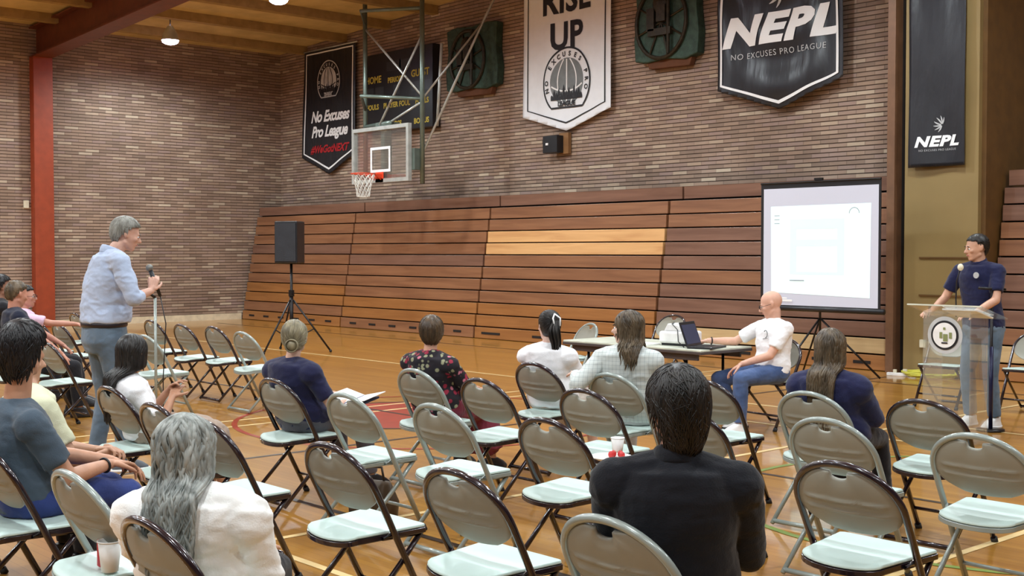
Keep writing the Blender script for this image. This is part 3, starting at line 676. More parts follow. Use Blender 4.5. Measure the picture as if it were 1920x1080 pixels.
# ---------------------------------------------------------------- loudspeaker on stand
p = Vector((-15.8, 9.85, 0)); pc = on_z(547, 660); p = pc
t = thing('speaker_stand', 'black tripod stand holding the loudspeaker in front of the bleachers', 'speaker stand', p)
obj('pole', G().tube([(0, 0, .25), (0, 0, 1.42)], .022, 10), 'blackm', t, True); obj('lower_tube', G().tube([(0, 0, .12), (0, 0, .95)], .03, 10), 'blackm', t, True)
obj('collar', G().tube([(0, 0, .88), (0, 0, .98)], .045, 12).box((.05, 0, .93), (.05, .02, .02)), 'blackm', t)
for k in range(3):
    a = math.radians(45+120*k); c, s = math.cos(a), math.sin(a)
    o = obj('leg', G().tube([(0.03*c, .03*s, .82), (.62*c, .62*s, .02)], .015, 8), 'steel_brown' if 0 else 'blackm', t, True); obj('rubber_foot', G().ball((.62*c, .62*s, .022), .024, 10, 6), 'rubber', o, True)
    obj('brace', G().tube([(0.03*c, .03*s, .2), (.36*c, .36*s, .37)], .01, 6), 'blackm', t, True)
t = thing('loudspeaker', 'black box loudspeaker raised on a tripod stand at the left bleachers', 'loudspeaker', (p.x, p.y, 1.40), math.radians(30))
g = G(); g.prism([(-.2, -.18), (.2, -.18), (.15, .17), (-.15, .17)], 0, .66, 'xy'); obj('cabinet', g, 'black', t, bevel=.015)
obj('grille', G().span((-.18, -.195, .03), (.18, -.182, .63)), mat('speaker_grille', (44, 48, 56), .5, metal=.3, bump=.4, bscale=200), t, bevel=.004)

# ---------------------------------------------------------------- projection screen
sx0, sx1, sy = -9.78, -8.02, 13.2
t = thing('projection_screen', 'white tripod projection screen showing a pale slide', 'projection screen', ((sx0+sx1)/2, sy, 0))
w = (sx1-sx0)/2
obj('screen_border', G().span((-w, 0, .86), (w, .01, 2.46)), 'black', t)
obj('screen_fabric', G().span((-w+.045, -.004, .9), (w-.03, 0, 2.40)), emat('screen_fabric_glow', (192, 194, 208), .22), t)  # faint glow added to brighten the fabric, which is no lamp
obj('slide_image', G().add([(-w+.17, -.006, 1.06), (w-.14, -.006, 1.02), (w-.13, -.006, 2.18), (-w+.16, -.006, 2.17)], [(0, 1, 2, 3)]), emat('slide_white', (222, 240, 240), .38), t)
g = G()
for a, b, c, d in ((-.42, 1.98, .38, 2.0), (-.42, 1.3, .38, 1.33), (-.42, 1.33, -.32, 1.98), (.28, 1.33, .38, 1.98), (-.32, 1.66, .28, 1.74), (-.32, 1.88, .28, 1.98)): g.add([(a, -.008, b), (c, -.008, b), (c, -.008, d), (a, -.008, d)], [(0, 1, 2, 3)])
obj('slide_blocks', g, emat('slide_cyan', (208, 242, 242), .36), t)
g = G(); stroke2(g, circ(.52, 2.06, .07, 20, 0, PI), .008); stroke2(g, [(-.42, 1.22), (-.2, 1.22)], .012)
for z in (2.05, 2.0, 1.95): stroke2(g, [(-.66, z), (-.58, z)], .008)
flat('slide_marks', g, mat('slide_grey_marks', (150, 160, 170), .8), t, 3)
g = G(); stroke2(g, [(-w+.2, .99), (-w+.42, .99)], .02); stroke2(g, [(-w+.2, .96), (-w+.5, .96)], .028); flat('slide_caption', g, 'ink_w', t, 3)
obj('screen_case', G().tube([(-w-.01, .01, .86), (w+.05, .01, .86)], .035, 12), 'black', t, True)
obj('top_bar', G().tube([(-w, 0, 2.47), (w, 0, 2.47)], .014, 8).box((.0, 0, 2.5), (.12, .03, .03)), 'blackm', t)
obj('post', G().tube([(.0, .05, .25), (0, .05, 2.5)], .016, 8), 'blackm', t, True)
for a in (-100, 20, 140):
    a = math.radians(a); obj('leg', G().tube([(0, .05, .75), (.75*math.cos(a), .05+.75*math.sin(a), .02)], .013, 8), 'blackm', t, True)

# ---------------------------------------------------------------- table with things on it
t = thing('folding_table', 'long folding table with pale top and dark legs in front of the bleachers', 'table', (-7.65, 8.73, 0))
obj('tabletop', G().span((-.9, -.36, .712), (.82, .36, .73)), 'tabletop', t, bevel=.004); obj('table_edge', G().span((-.905, -.365, .688), (.825, .365, .713)), 'tableedge', t, bevel=.004)
obj('apron', G().span((-.82, -.31, .63), (.74, -.29, .69)).span((-.82, .29, .63), (.74, .31, .69)), 'tableedge', t)
for x, s in ((-.65, 1), (.57, -1)):
    for y in (-.26, .26): obj('leg', G().tube([(x, y, .69), (x, y, .01)], .013, 8), 'blackm', t, True)
    obj('leg_brace', G().tube([(x, -.26, .12), (x, .26, .12)], .01, 6).tube([(x, 0, .3), (x+s*.32, 0, .68)], .01, 6), 'blackm', t, True)
PX = on_y(1262, 628, 8.75)
t = thing('projector', 'white projector with a cable on the table, left of the laptop', 'projector', (-7.36, 8.72, .731), .15)
obj('body', G().span((-.15, -.14, .02), (.15, .14, .13)), 'white', t, bevel=.02); obj('top_cover', G().prism([(-.12, .13), (.12, .13), (.1, .18), (-.08, .20)], -.1, .1), 'white', t, bevel=.01)
obj('lens', G().tube([(.06, .14, .07), (.06, .16, .07)], .04, 16), 'black', t, True); obj('foot', G().span((-.13, -.12, 0), (.13, -.1, .02)).span((-.13, .08, 0), (.13, .1, .02)), 'black', t)
tag(obj('projector_cable', G().tube([(-7.42, 8.7, .935), (-7.36, 8.6, .93), (-7.26, 8.56, .88), (-7.2, 8.5, .78), (-7.1, 8.46, .737)], .005, 6), 'black', None, True), 'thin black cable lying over the white projector', 'cable')
t = tag(obj('paper_stack', G().span((-.15, -.1, 0), (.15, .1, .012)), 'paper'), 'white papers on the table beside the projector', 'papers'); t.location = (-7.66, 8.52, .731)
t = thing('laptop', 'open black laptop on the table at the bald man\'s hand', 'laptop', (-6.97, 8.62, .731), math.radians(106))
obj('laptop_base', G().span((-.165, -.12, 0), (.165, .12, .018)), 'black', t, bevel=.004)
o = obj('screen', G().box((0, .16, .12), (.33, .01, .23), Matrix.Rotation(math.radians(-20), 3, 'X')), 'black', t, bevel=.004)
obj('display', G().box((0, .154, .12), (.29, .004, .18), Matrix.Rotation(math.radians(-20), 3, 'X')), emat('laptop_display', (50, 54, 80), .12), o)
obj('keyboard', G().span((-.14, -.03, .018), (.14, .08, .02)), 'dark', t)

# ---------------------------------------------------------------- clear podium
t = thing('podium', 'clear acrylic podium with a round emblem in front of the standing speaker', 'podium', (-5.12, 9.47, 0))
LY = .0
obj('front_panel', G().span((-.22, -.01, .02), (.2, 0, 1.1)), 'acryl', t); obj('side_panel', G().span((-.22, 0, .02), (-.21, .3, 1.08)), 'acryl', t); obj('side_panel', G().span((.19, 0, .02), (.2, .3, 1.08)), 'acryl', t)
obj('base_plate', G().span((-.28, -.05, 0), (.26, .38, .02)), 'acryl', t)
m = Matrix.Rotation(math.radians(-14), 3, 'X')
obj('reading_top', G().box((-.01, .16, 1.09), (.66, .46, .012), m), 'acryl', t)
obj('top_edge', G().box((-.01, -.062, 1.148), (.66, .006, .012), m), mat('acrylic_edge', (200, 200, 180), .3), t)
for r, mt, L in ((.155, 'ink_s', 4), (.122, 'ink_k', 5), (.104, 'white', 6)):
    g = G(); C_ = circ(-.02, .9, r, 40); g.add([(x, z, 0) for x, z in C_], [tuple(range(40))]); flat('emblem', g, mt, t, L)
g = G()
for x, z, w_, h_ in ((-.05, .9, .025, .05), (-.01, .88, .04, .06), (.035, .9, .025, .05), (-.02, .955, .02, .02)): g.add([(x-w_/2, z-h_/2, 0), (x+w_/2, z-h_/2, 0), (x+w_/2, z+h_/2, 0), (x-w_/2, z+h_/2, 0)], [(0, 1, 2, 3)])
flat('emblem_figures', g, mat('emblem_green', (132, 140, 90), .6), t, 7)
g = G(); g.add([(-.045, .83, 0), (.01, .83, 0), (.01, .842, 0), (-.045, .842, 0)], [(0, 1, 2, 3)]); flat('emblem_figures', g, 'ink_k', t, 7)
arc_text(t, 'emblem_wording', 'CITY OF SALEM', -.02, .9, .103, math.radians(215), math.radians(-35), .02, 'ink_s', 7, bold=.0005) if 0 else None
t = thing('gooseneck_microphone', 'thin gooseneck microphone with pale foam tip on the podium', 'microphone', (-5.2, 9.75, 1.04))
obj('gooseneck', G().tube([(0, 0, 0), (-.01, .01, .15), (-.0, 0, .3), (.04, -.02, .4)], .006, 6), 'black', t, True); obj('mic_head', G().ball((.045, -.02, .42), (.025, .025, .03)), 'cream', t, True)
tag(obj('speech_papers', G().box((-5.05, 9.66, 1.075), (.3, .3, .012), m), 'paper'), 'white papers with dark edge lying on the podium top', 'papers')
# microphone stand
b = on_z(1857, 808)
t = thing('microphone_stand', 'dark microphone stand with short boom in front of the speaker', 'microphone stand', b)
obj('base', G().tube([(0, 0, 0), (0, 0, .02)], .12, 24), 'blackm', t, True); obj('pole', G().tube([(0, 0, .02), (0, 0, 1.25)], .013, 8), 'blackm', t, True); obj('pole_sleeve', G().tube([(0, 0, .02), (0, 0, .75)], .018, 10), mat('navy_metal', (24, 28, 64), .3, metal=.3), t, True)
obj('boom', G().tube([(-.08, -.09, 1.27), (.08, .09, 1.255)], .012, 8), 'blackm', t, True)
# second stand by the standing man
b = on_z(293, 790)
t = thing('microphone_stand', 'plain grey microphone stand just right of the standing man', 'microphone stand', b)
obj('base', G().tube([(0, 0, 0), (0, 0, .025)], .13, 24), 'galv', t, True); obj('pole', G().tube([(0, 0, .02), (0, 0, 1.16)], .014, 8), 'fr_tan', t, True); obj('clip', G().tube([(0, 0, 1.16), (0, -.05, 1.2)], .014, 8), 'blackm', t, True)
# yellow cable coil, power strips
g = G(); c = on_z(1745, 708); random.seed(5)
g.tube([(c.x+(.22+.03*random.random()+.02*(i//20))*math.cos(i*.33)*1.3, c.y+(.2+.05*random.random())*math.sin(i*.33), .02+.012*(i//19)+.01*random.random()) for i in range(76)], .012, 6)
tag(obj('cable_coil', g, 'gold', None, True), 'yellow extension cable coiled on the floor by the tan pier', 'cable')
c = on_z(1690, 705); t = thing('power_strip', 'white power strip with plugs on the floor at the brown post', 'power strip', c, .3)
obj('strip_body', G().span((-.18, -.03, 0), (.18, .03, .04)), 'white', t, bevel=.006); obj('plug', G().span((-.1, -.02, .04), (-.06, .02, .08)).span((.02, -.02, .04), (.07, .02, .09)), 'cream', t)
q = on_y(1737, 645, 14.38); t = thing('wall_outlet', 'small pale outlet box low on the tan pier', 'outlet', (q.x, 14.38, q.z))
obj('outlet_box', G().span((-.1, 0, -.05), (-.02, .04, .05)).span((.02, 0, -.04), (.1, .04, .05)), 'cream', t, bevel=.004)
# things among the chairs
mx_, my_ = CH['M']; c = Vector((mx_, my_+.2, .441))
c = on_z(1146, 862, .445)
t = thing('paper_plate', 'white paper plate with strawberries on the seat of a dark folding chair', 'plate', c)
g = G(); n = 32
for r, z in ((.0, .004), (.075, .004), (.11, .018), (.115, .02)): pass
g.loft([((0, 0, .001), (1, 0, 0), (0, 1, 0), .08, .08), ((0, 0, .006), (1, 0, 0), (0, 1, 0), .09, .09), ((0, 0, .02), (1, 0, 0), (0, 1, 0), .118, .118), ((0, 0, .022), (1, 0, 0), (0, 1, 0), .114, .114), ((0, 0, .008), (1, 0, 0), (0, 1, 0), .082, .082)], 32, 2)
obj('plate', g, 'paper', t, True)
for dx, dy in ((-.03, .05), (.0, .075), (.035, .05), (-.02, .02)):
    o = tag(obj('strawberry', G().ball((c.x+dx, c.y+dy, c.z+.024), (.017, .017, .02), 10, 7), 'red', None, True), 'red strawberry on the white paper plate', 'strawberry', 'strawberries on the paper plate')
c2 = on_z(1158, 852, .45)
t = thing('paper_cup', 'white paper cup standing on the paper plate', 'cup', (c2.x, c2.y, .449)); 
obj('cup_body', G().loft([((0, 0, 0), (1, 0, 0), (0, 1, 0), .026, .026), ((0, 0, .095), (1, 0, 0), (0, 1, 0), .038, .038), ((0, 0, .096), (1, 0, 0), (0, 1, 0), .035, .035), ((0, 0, .02), (1, 0, 0), (0, 1, 0), .026, .026)], 24, 2), 'paper', t, True)
obj('rim_roll', G().tube([(.038*math.cos(2*PI*i/24), .038*math.sin(2*PI*i/24), .095) for i in range(24)], .0025, 6, closed=True), 'paper', t, True)
c = on_z(700, 968); t = thing('handbag', 'dark brown handbag on the floor under the chairs', 'bag', c, .4)
obj('bag_body', G().loft([((0, 0, 0), (1, 0, 0), (0, 1, 0), .16, .07), ((0, 0, .1), (1, 0, 0), (0, 1, 0), .17, .08), ((0, 0, .2), (1, 0, 0), (0, 1, 0), .13, .03), ((0, 0, .22), (1, 0, 0), (0, 1, 0), .12, .015)], 20, 2.5), mat('bag_leather', (74, 58, 40), .5, var=.25), t, True)
obj('handle', G().tube([(-.08, 0, .2), (-.06, 0, .3), (.06, 0, .3), (.08, 0, .2)], .008, 6), mat('strap_leather', (50, 36, 28), .5), t, True)
c = on_z(206, 1066, .45); t = thing('paper_cup', 'white cup at the bottom left beside a red can', 'cup', (c.x, c.y, .441))
obj('cup_body', G().loft([((0, 0, 0), (1, 0, 0), (0, 1, 0), .03, .03), ((0, 0, .11), (1, 0, 0), (0, 1, 0), .042, .042), ((0, 0, .11), (1, 0, 0), (0, 1, 0), .038, .038), ((0, 0, .02), (1, 0, 0), (0, 1, 0), .028, .028)], 24, 2), 'paper', t, True); obj('rim_roll', G().tube([(.042*math.cos(2*PI*i/24), .042*math.sin(2*PI*i/24), .11) for i in range(24)], .003, 6, closed=True), 'paper', t, True)
t = thing('drink_can', 'red drink can at the bottom left beside the white cup', 'can', (c.x-.08, c.y+.02, .441)); obj('can_body', G().tube([(0, 0, 0), (0, 0, .005), (0, 0, .095), (0, 0, .1)], [.026, .031, .031, .027], 24), 'rednapkin', t, True); obj('can_lid', G().tube([(0, 0, .1), (0, 0, .103)], .026, 20), 'chrome', t)
# ---------------------------------------------------------------- people
def remesh(g, vox, it=6, fac=.5):
    me = g.mesh('tmp', fix=False); o = bpy.data.objects.new('tmp', me); COL.objects.link(o)
    r = o.modifiers.new('r', 'REMESH'); r.mode = 'VOXEL'; r.voxel_size = vox; r.use_smooth_shade = True
    if it: s = o.modifiers.new('s', 'SMOOTH'); s.factor = fac; s.iterations = it
    dg = bpy.context.evaluated_depsgraph_get(); out = bpy.data.meshes.new_from_object(o.evaluated_get(dg))
    bpy.data.objects.remove(o, do_unlink=True); bpy.data.meshes.remove(me); return out
def crease(me, amp, sc, st=(1, 1, .5), seed=0, z0=None):
    off = Vector((seed*3.7, seed*1.3, seed*7.1)); co = [v.co.copy() for v in me.vertices]; no = [v.normal.copy() for v in me.vertices]
    for v, c, n in zip(me.vertices, co, no):
        q = Vector((c.x*sc*st[0], c.y*sc*st[1], c.z*sc*st[2]))+off
        a = noise.noise(q); b = 1-abs(noise.noise(q*1.9+Vector((5, 5, 5))))*2
        v.co = c+n*amp*(a*.8+b*.5)
    me.update(); return me
def ik(a, b, l1, l2, pole):
    a = Vector(a); b = Vector(b); d = b-a; L = d.length
    if L > (l1+l2)*.995: b = a+d.normalized()*(l1+l2)*.995; d = b-a; L = d.length
    u = d/L; x = (l1*l1-l2*l2+L*L)/(2*L); h = math.sqrt(max(0, l1*l1-x*x)); p = Vector(pole); p = (p-u*p.dot(u)).normalized()
    return a+u*x+p*h, b
def hand(g, w, d, n, side, curl=.5, s=1.0, spread=.0, thumb=.6):
    """wrist, finger direction, palm normal (palm faces along n), side=+1 thumb lies along s_axis"""
    d = Vector(d).normalized(); n = Vector(n); n = (n-d*n.dot(d)).normalized(); sx = d.cross(n)*side; w = Vector(w)
    for k in range(4):
        off = (1.5-k)*.0205*s; base = w+d*.015*s+sx*off*.55; kn = w+d*(.092-.004*abs(k-1)-.004*(k == 3))*s+sx*off
        g.cap(base, kn, .0135*s, .0105*s, 8)
        L = [(.044, .026, .021), (.048, .030, .022), (.045, .028, .021), (.036, .021, .019)][k]
        p = kn; a = 0; c = curl[k] if isinstance(curl, (list, tuple)) else curl*(1+.12*k)
        for i, l in enumerate(L):
            a += c*(.75 if i == 0 else 1.0); sp = sx*spread*(1.5-k)*.1
            q = p+(d*math.cos(a)+n*math.sin(a)+sp).normalized()*l*s; g.cap(p, q, (.0092-.0009*i)*s, (.0086-.0011*i)*s, 8); p = q
    for off in (.018, 0, -.018): g.cap(w+d*.012*s+sx*off*s*.8, w+d*.075*s+sx*off*s, .0145*s, .0125*s, 8)
    b = w+d*.022*s+sx*.026*s; p = b; t1 = (d*.72+sx*.62+n*thumb*.55).normalized(); t2 = (d*.95+sx*.12+n*thumb*.8).normalized()
    q = p+t1*.044*s; g.cap(p, q, .0145*s, .0115*s, 8); r = q+(t1+t2).normalized()*.031*s; g.cap(q, r, .011*s, .0095*s, 8); u = r+t2*.025*s; g.cap(r, u, .0095*s, .008*s, 8)
def head_geo(g, H, R, s=1.0, male=True):
    def P(x, y, z): return H+R @ (Vector((x, y, z))*s)
    R4 = R
    def E(c, r, nu=20, nv=14): g.ball(P(*c), [k*s for k in r], nu, nv, R4)
    E((0, -.012, .030), (.077, .097, .087)); E((0, .018, -.012), (.068, .078, .08)); E((0, .028, -.055), (.054, .062, .058))
    E((0, .062, -.092), (.03 if male else .025, .026, .022)); g.cap(P(-.05, .0, -.06), P(-.018, .062, -.092), .02*s, .018*s, 10); g.cap(P(.05, .0, -.06), P(.018, .062, -.092), .02*s, .018*s, 10)
    g.cap(P(-.034, .080, .018), P(.034, .080, .018), .0115*s, .0115*s, 8)
    for x in (-1, 1): E((x*.042, .066, -.022), (.022, .02, .018), 12, 8)
    g.cap(P(0, .088, .008), P(0, .112, -.028), .0085*s, .0125*s, 10); E((-.011, .100, -.032), (.009, .011, .008), 10, 6); E((.011, .100, -.032), (.009, .011, .008), 10, 6)
    g.cap(P(-.018, .085, -.056), P(.018, .085, -.056), .0085*s, .0085*s, 8); g.cap(P(-.015, .083, -.067), P(.015, .083, -.067), .0085*s, .0085*s, 8)
    for x in (-1, 1):
        m = R @ Matrix.Rotation(x*math.radians(22), 3, 'Z')
        g.ball(P(x*.078, -.008, -.006), (.0075*s, .019*s, .031*s), 12, 9, m); g.ball(P(x*.083, -.014, .004), (.006*s, .019*s, .024*s), 12, 9, m)
SK = {}
def skin(c):
    if c not in SK: SK[c] = mat('skin_%d' % len(SK), c, .5, var=.07, scale=14, bump=.05, bscale=90)
    return SK[c]
HAIRM = {}
def hairmat(c, c2, bright=.4):
    k = (c, c2)
    if k not in HAIRM: HAIRM[k] = mat('hair_%d' % len(HAIRM), c, .42, scale=26, c2=c2, stretch=(1, 1, .25), spec=.4)
    return HAIRM[k]
def rotz(v, a): c, s = math.cos(a), math.sin(a); return Vector((v.x*c-v.y*s, v.x*s+v.y*c, v.z))

def person(label, loc, rz, top, ndz=0, tuck=False, seated=True, male=True, sk=(206, 160, 134), build=1.0, lean=(0, 0), hd=(0, 0), hoff=(0, 0, 0), twist=0,
           handL=None, handR=None, poleL=None, poleR=None, hL=None, hR=None, kneeL=None, kneeR=None, footL=None, footR=None,
           shirt=None, pants=None, skirt=None, shoes=None, hair=None, face=False, vox=.008, legs=True, sleeve='short', cuff=None, shw=None, parts=None, fold=.006, seat=.43, glasses=False, collar=None):
    """local frame: x right, y forward; hd = (yaw, pitch) of the head in degrees"""
    t = thing('person', label, 'person', (loc[0], loc[1], 0), rz)
    B = build; lx, ly = lean
    if seated: ly -= .09
    H = Vector((lx*1.05+hoff[0], ly*1.1+.03+hoff[1], top-.118+hoff[2]))
    neckz = top-.255-ndz*.7
    if seated: P = Vector((0, 0, seat+.095))
    else: P = Vector((0, 0, top*.525))
    C = Vector((lx, ly, top-.315-ndz)); NB = Vector((lx*1.02, ly*1.04-.005, neckz-.015))
    sw = (shw or (.185 if male else .162))*B
    tw = math.radians(twist); right = rotz(Vector((1, 0, 0)), tw); fwd = rotz(Vector((0, 1, 0)), tw)
    UA, FA = (.285, .255) if male else (.262, .235)
    TH, SHN = (.42, .41) if male else (.40, .39)
    if not seated: TH, SHN = (P.z-.09)*.5, (P.z-.09)*.5
    shL = C-right*sw+Vector((0, 0, -.012)); shR = C+right*sw+Vector((0, 0, -.012))
    if handL is None: handL = Vector((-.13, .30, P.z+.09)) if seated else Vector((-.26, .05, P.z-.10))
    if handR is None: handR = Vector((.13, .30, P.z+.09)) if seated else Vector((.26, .05, P.z-.10))
    eL, wL = ik(shL, handL, UA, FA, poleL or (-.55, -.55, -.6)); eR, wR = ik(shR, handR, UA, FA, poleR or (.55, -.55, -.6))
    hipL, hipR = P+Vector((-.095*B, 0, -.01)), P+Vector((.095*B, 0, -.01))
    if seated:
        fl = Vector(footL) if footL else Vector((-.14, .46, .08)); fr = Vector(footR) if footR else Vector((.14, .46, .08))
        kL, aL = ik(hipL, fl, TH, SHN, kneeL or (0, .7, .8)); kR, aR = ik(hipR, fr, TH, SHN, kneeR or (0, .7, .8))
    else:
        fl = Vector(footL) if footL else Vector((-.11, -.02, .08)); fr = Vector(footR) if footR else Vector((.11, .02, .08))
        kL, aL = ik(hipL, fl, TH+.005, SHN+.005, kneeL or (-.1, 1, 0)); kR, aR = ik(hipR, fr, TH+.005, SHN+.005, kneeR or (.1, 1, 0))
    Rh = Matrix.Rotation(math.radians(hd[0]), 3, 'Z') @ Matrix.Rotation(math.radians(hd[1]), 3, 'X')
    mid = P.lerp(C, .5)+Vector((0, -.012 if seated else .0, 0))
    def torso(g, k, add, z0=-.08, toneck=True, belly=0):
        up = []
        W = [(.0, .172, .12), (.18, .168, .122), (.42, .150, .112+belly), (.68, .164, .118+belly*.6), (.88, .168, .112)] if male else [(.0, .175, .122), (.18, .172, .118), (.45, .130, .098), (.70, .148, .11), (.88, .148, .10)]
        rr = [(P+Vector((0, 0, z0)), Vector((1, 0, 0)), Vector((0, 1, 0)), .13*B*k+add, .10*B*k+add)]
        if tuck and z0 > 0: rr = []; W = [(.2, .172, .132), (.32, .17, .135)]+W[2:]
        for u, w, dd in W:
            c = P.lerp(mid, u*2) if u < .5 else mid.lerp(C, u*2-1); a = tw*u; rr.append((c, rotz(Vector((1, 0, 0)), a), rotz(Vector((0, 1, 0)), a), w*B*k+add, dd*B*k+add))
        rr.append((C+Vector((0, -.004, .03)), right, fwd, .135*B*k+add, .085*B*k+add)); 
        if toneck: rr.append((NB+Vector((0, 0, -.008)), right, fwd, .075*k+add*.8, .066*k+add*.8))
        rr.append((NB+Vector((0, 0, .012)), right, fwd, .05*k+add*.8, .05*k+add*.8))
        g.loft(rr, 28, 2.2)
        for s_, e_ in ((shL, -1), (shR, 1)): g.cap(C+Vector((0, 0, .02)), s_-Vector((0, 0, .012)), .058*k+add, .052*B*k+add, 14)
    # body
    g = G(); torso(g, .9, 0)
    hs = 1.0 if male else .95
    for a, b, c, r0, r1, r2 in ((shL, eL, wL, .047, .038, .026), (shR, eR, wR, .047, .038, .026)):
        q = 1.0 if male else .88; g.cap(a, b, r0*q*B, r1*q, 14); g.cap(b, b.lerp(c, .35), r1*q, r1*q*1.0, 14); g.cap(b.lerp(c, .35), c, r1*q*1.0, r2*q, 14)
    g.cap(NB-Vector((0, 0, .03)), H+Rh @ Vector((0, -.014, -.06)), .06*(1 if male else .85), .053*(1 if male else .82), 16)
    if legs:
        for a, b, c in ((hipL, kL, aL), (hipR, kR, aR)):
            g.cap(a, b, .078*B, .052, 14); g.cap(b, b.lerp(c, .35), .05, .053, 12); g.cap(b.lerp(c, .35), c, .052, .035, 12)
            fd = rotz(Vector((0, 1, 0)), 0); g.cap(c+Vector((0, -.03, -.045)), c+Vector((0, .11, -.055)), .032, .026, 10)
    head_geo(g, H, Rh, hs, male)
    body = remesh(g, vox, 5, .5)
    # finer hands joined in
    gh = G()
    def hparams(h, w, e, sd):
        d = (w-e).normalized()
        if h is None: return d+Vector((0, 0, -.15)), Vector((0, 0, -1)) if seated else Vector((-sd*1.0, 0, 0)), .35, .6
        return Vector(h[0]) if h[0] is not None else d, Vector(h[1]), h[2], (h[3] if len(h) > 3 else .6)
    for (w, e, h, sd) in ((wL, eL, hL, -1), (wR, eR, hR, 1)):
        d, n, cu, th = hparams(h, w, e, sd); gh.cap(w-(w-e).normalized()*.03, w+Vector(d).normalized()*.02, .026*(1 if male else .88), .022*(1 if male else .88), 10)
        # thumb side: for a right hand the thumb is at -(d x n)
        hand(gh, w, d, n, -sd, cu, 1.0 if male else .9, thumb=th)
    hm = remesh(gh, .0042, 3, .5)
    bm = bmesh.new(); bm.from_mesh(body); bm.from_mesh(hm); bm.to_mesh(body); bm.free()
    obj('body', body, skin(sk), t, True)
    # clothes
    if shirt:
        g = G(); add = .016 if sleeve != 'jacket' else .026
        
        torso(g, 1.0, add, .05 if tuck else (-.07 if seated else -.1), toneck=sleeve != 'tee', belly=.03 if parts and 'belly' in parts else 0)
        for a, b, c, sd in ((shL, eL, wL, -1), (shR, eR, wR, 1)):
            q = 1.0 if male else .86
            if sleeve in ('short', 'tee'):
                m_ = a.lerp(b, .72); g.cap(a, a.lerp(b, .1), .062*q*B, .062*q*B, 16); g.cone(a, m_, .062*q*B, .06*q, 20)
            else:
                k = 1.16 if sleeve == 'jacket' else 1.0
                e2 = .93 if sleeve != 'elbow' else .35
                g.cap(a, b, .061*q*B*k, .052*q*k, 16); g.cone(b, b.lerp(c, e2), .052*q*k, .039*q*k, 20)
        me = remesh(g, vox if vox < .009 else .010, 5, .5); crease(me, fold*1.2, 6, (1, 1, 1.8), seed=len(label)); crease(me, fold*.5, 13, (1, 1, 1.5), seed=3)
        if not seated or sleeve in ('jacket',): pass
        so = obj('shirt' if sleeve != 'jacket' else 'jacket', me, shirt, t, True)
        if collar:
            g = G(); cr = .064 if male else .056; g.tube([NB+Vector((cr*math.cos(q), cr*math.sin(q)*.98+.004, .016-.024*math.sin(q))) for q in [2*PI*i/24 for i in range(24)]], .016, 8, closed=True, sq=(.7, 2.1)); obj('collar', remesh(g, .005, 2), collar, so, True)
        if cuff:
            g = G()
            for b, c in ((eL, wL), (eR, wR)): g.cone(b.lerp(c, .90), b.lerp(c, 1.0), .037, .036, 20)
            obj('cuff', g, cuff, so, True)
    if pants and legs:
        g = G(); hb = [(P+Vector((0, 0, -.085)), .12, .10), (P+Vector((0, 0, -.02)), .172, .125), (P+Vector((0, 0, .06)), .168, .122)]
        if not seated: hb = [(P+Vector((0, 0, -.11)), .13, .10), (P+Vector((0, 0, -.03)), .175, .125), (P+Vector((0, 0, .075 if not tuck else .125)), .158, .118)]
        g.loft([(c, (1, 0, 0), (0, 1, 0), w*B+.012, d*B+.012) for c, w, d in hb], 26, 2.3)
        for a, b, c in ((hipL, kL, aL), (hipR, kR, aR)):
            q = 1 if male else .92
            g.cap(a, b, .094*B*q, .068*q, 18); g.cap(b, b.lerp(c, .4), .066*q, .066*q, 18); g.cone(b.lerp(c, .3), b.lerp(c, .93), .066*q, .058*q, 20)
        me = remesh(g, vox if vox < .009 else .010, 5, .5); crease(me, .005, 12, (1, 1, 1), seed=5+len(label)); obj('trousers', me, pants, t, True)
    if skirt and legs:
        g = G()
        kk = (kL+kR)/2
        g.loft([(P+Vector((0, 0, .08)), (1, 0, 0), (0, 1, 0), .155, .12), (P+Vector((0, .03, -.02)), (1, 0, 0), (0, 1, 0), .19, .14), (P+Vector((0, .05, -.09)), (1, 0, 0), (0, 1, 0), .18, .13)], 24, 2.2)
        for a, b, c in ((hipL, kL, aL), (hipR, kR, aR)): g.cap(a, b, .10, .082, 16); g.cone(b+Vector((0, 0, .02)), b.lerp(c, skirt[1]), .085, .10, 20)
        for u in (.3, .6, .9): g.cap(hipL.lerp(kL, u), hipR.lerp(kR, u), .075, .075, 12)
        if skirt[1] > .3:
            for u in (.15, .4, .7): 
                if u < skirt[1]: g.cap(kL.lerp(aL, u), kR.lerp(aR, u), .08, .08, 12)
        me = remesh(g, .011, 6, .5); crease(me, .012, 10, (2, 2, .3), seed=8); obj('skirt', me, skirt[0], t, True)
    if legs:
        for a, b in ((aL, kL), (aR, kR)):
            g = G(); z = Vector((0, 0, -.03)); g.loft([(a+Vector((0, .045, -.078)), (1, 0, 0), (0, 1, 0), .046, .135), (a+Vector((0, .045, -.05)), (1, 0, 0), (0, 1, 0), .048, .135), (a+Vector((0, .03, -.018)), (1, 0, 0), (0, 1, 0), .042, .105), (a+Vector((0, -.01, .02)), (1, 0, 0), (0, 1, 0), .042, .058)], 22, 2.2)
            o = obj('shoe', remesh(g, .008, 3), shoes[0] if shoes else 'black', t, True)
            if shoes and len(shoes) > 1: obj('sole', G().loft([(a+Vector((0, .045, -.080)), (1, 0, 0), (0, 1, 0), .05, .14), (a+Vector((0, .045, -.058)), (1, 0, 0), (0, 1, 0), .051, .141)], 22, 2.2), shoes[1], o, True)
    def HP(x, y, z): return H+Rh @ (Vector((x, y, z))*hs)
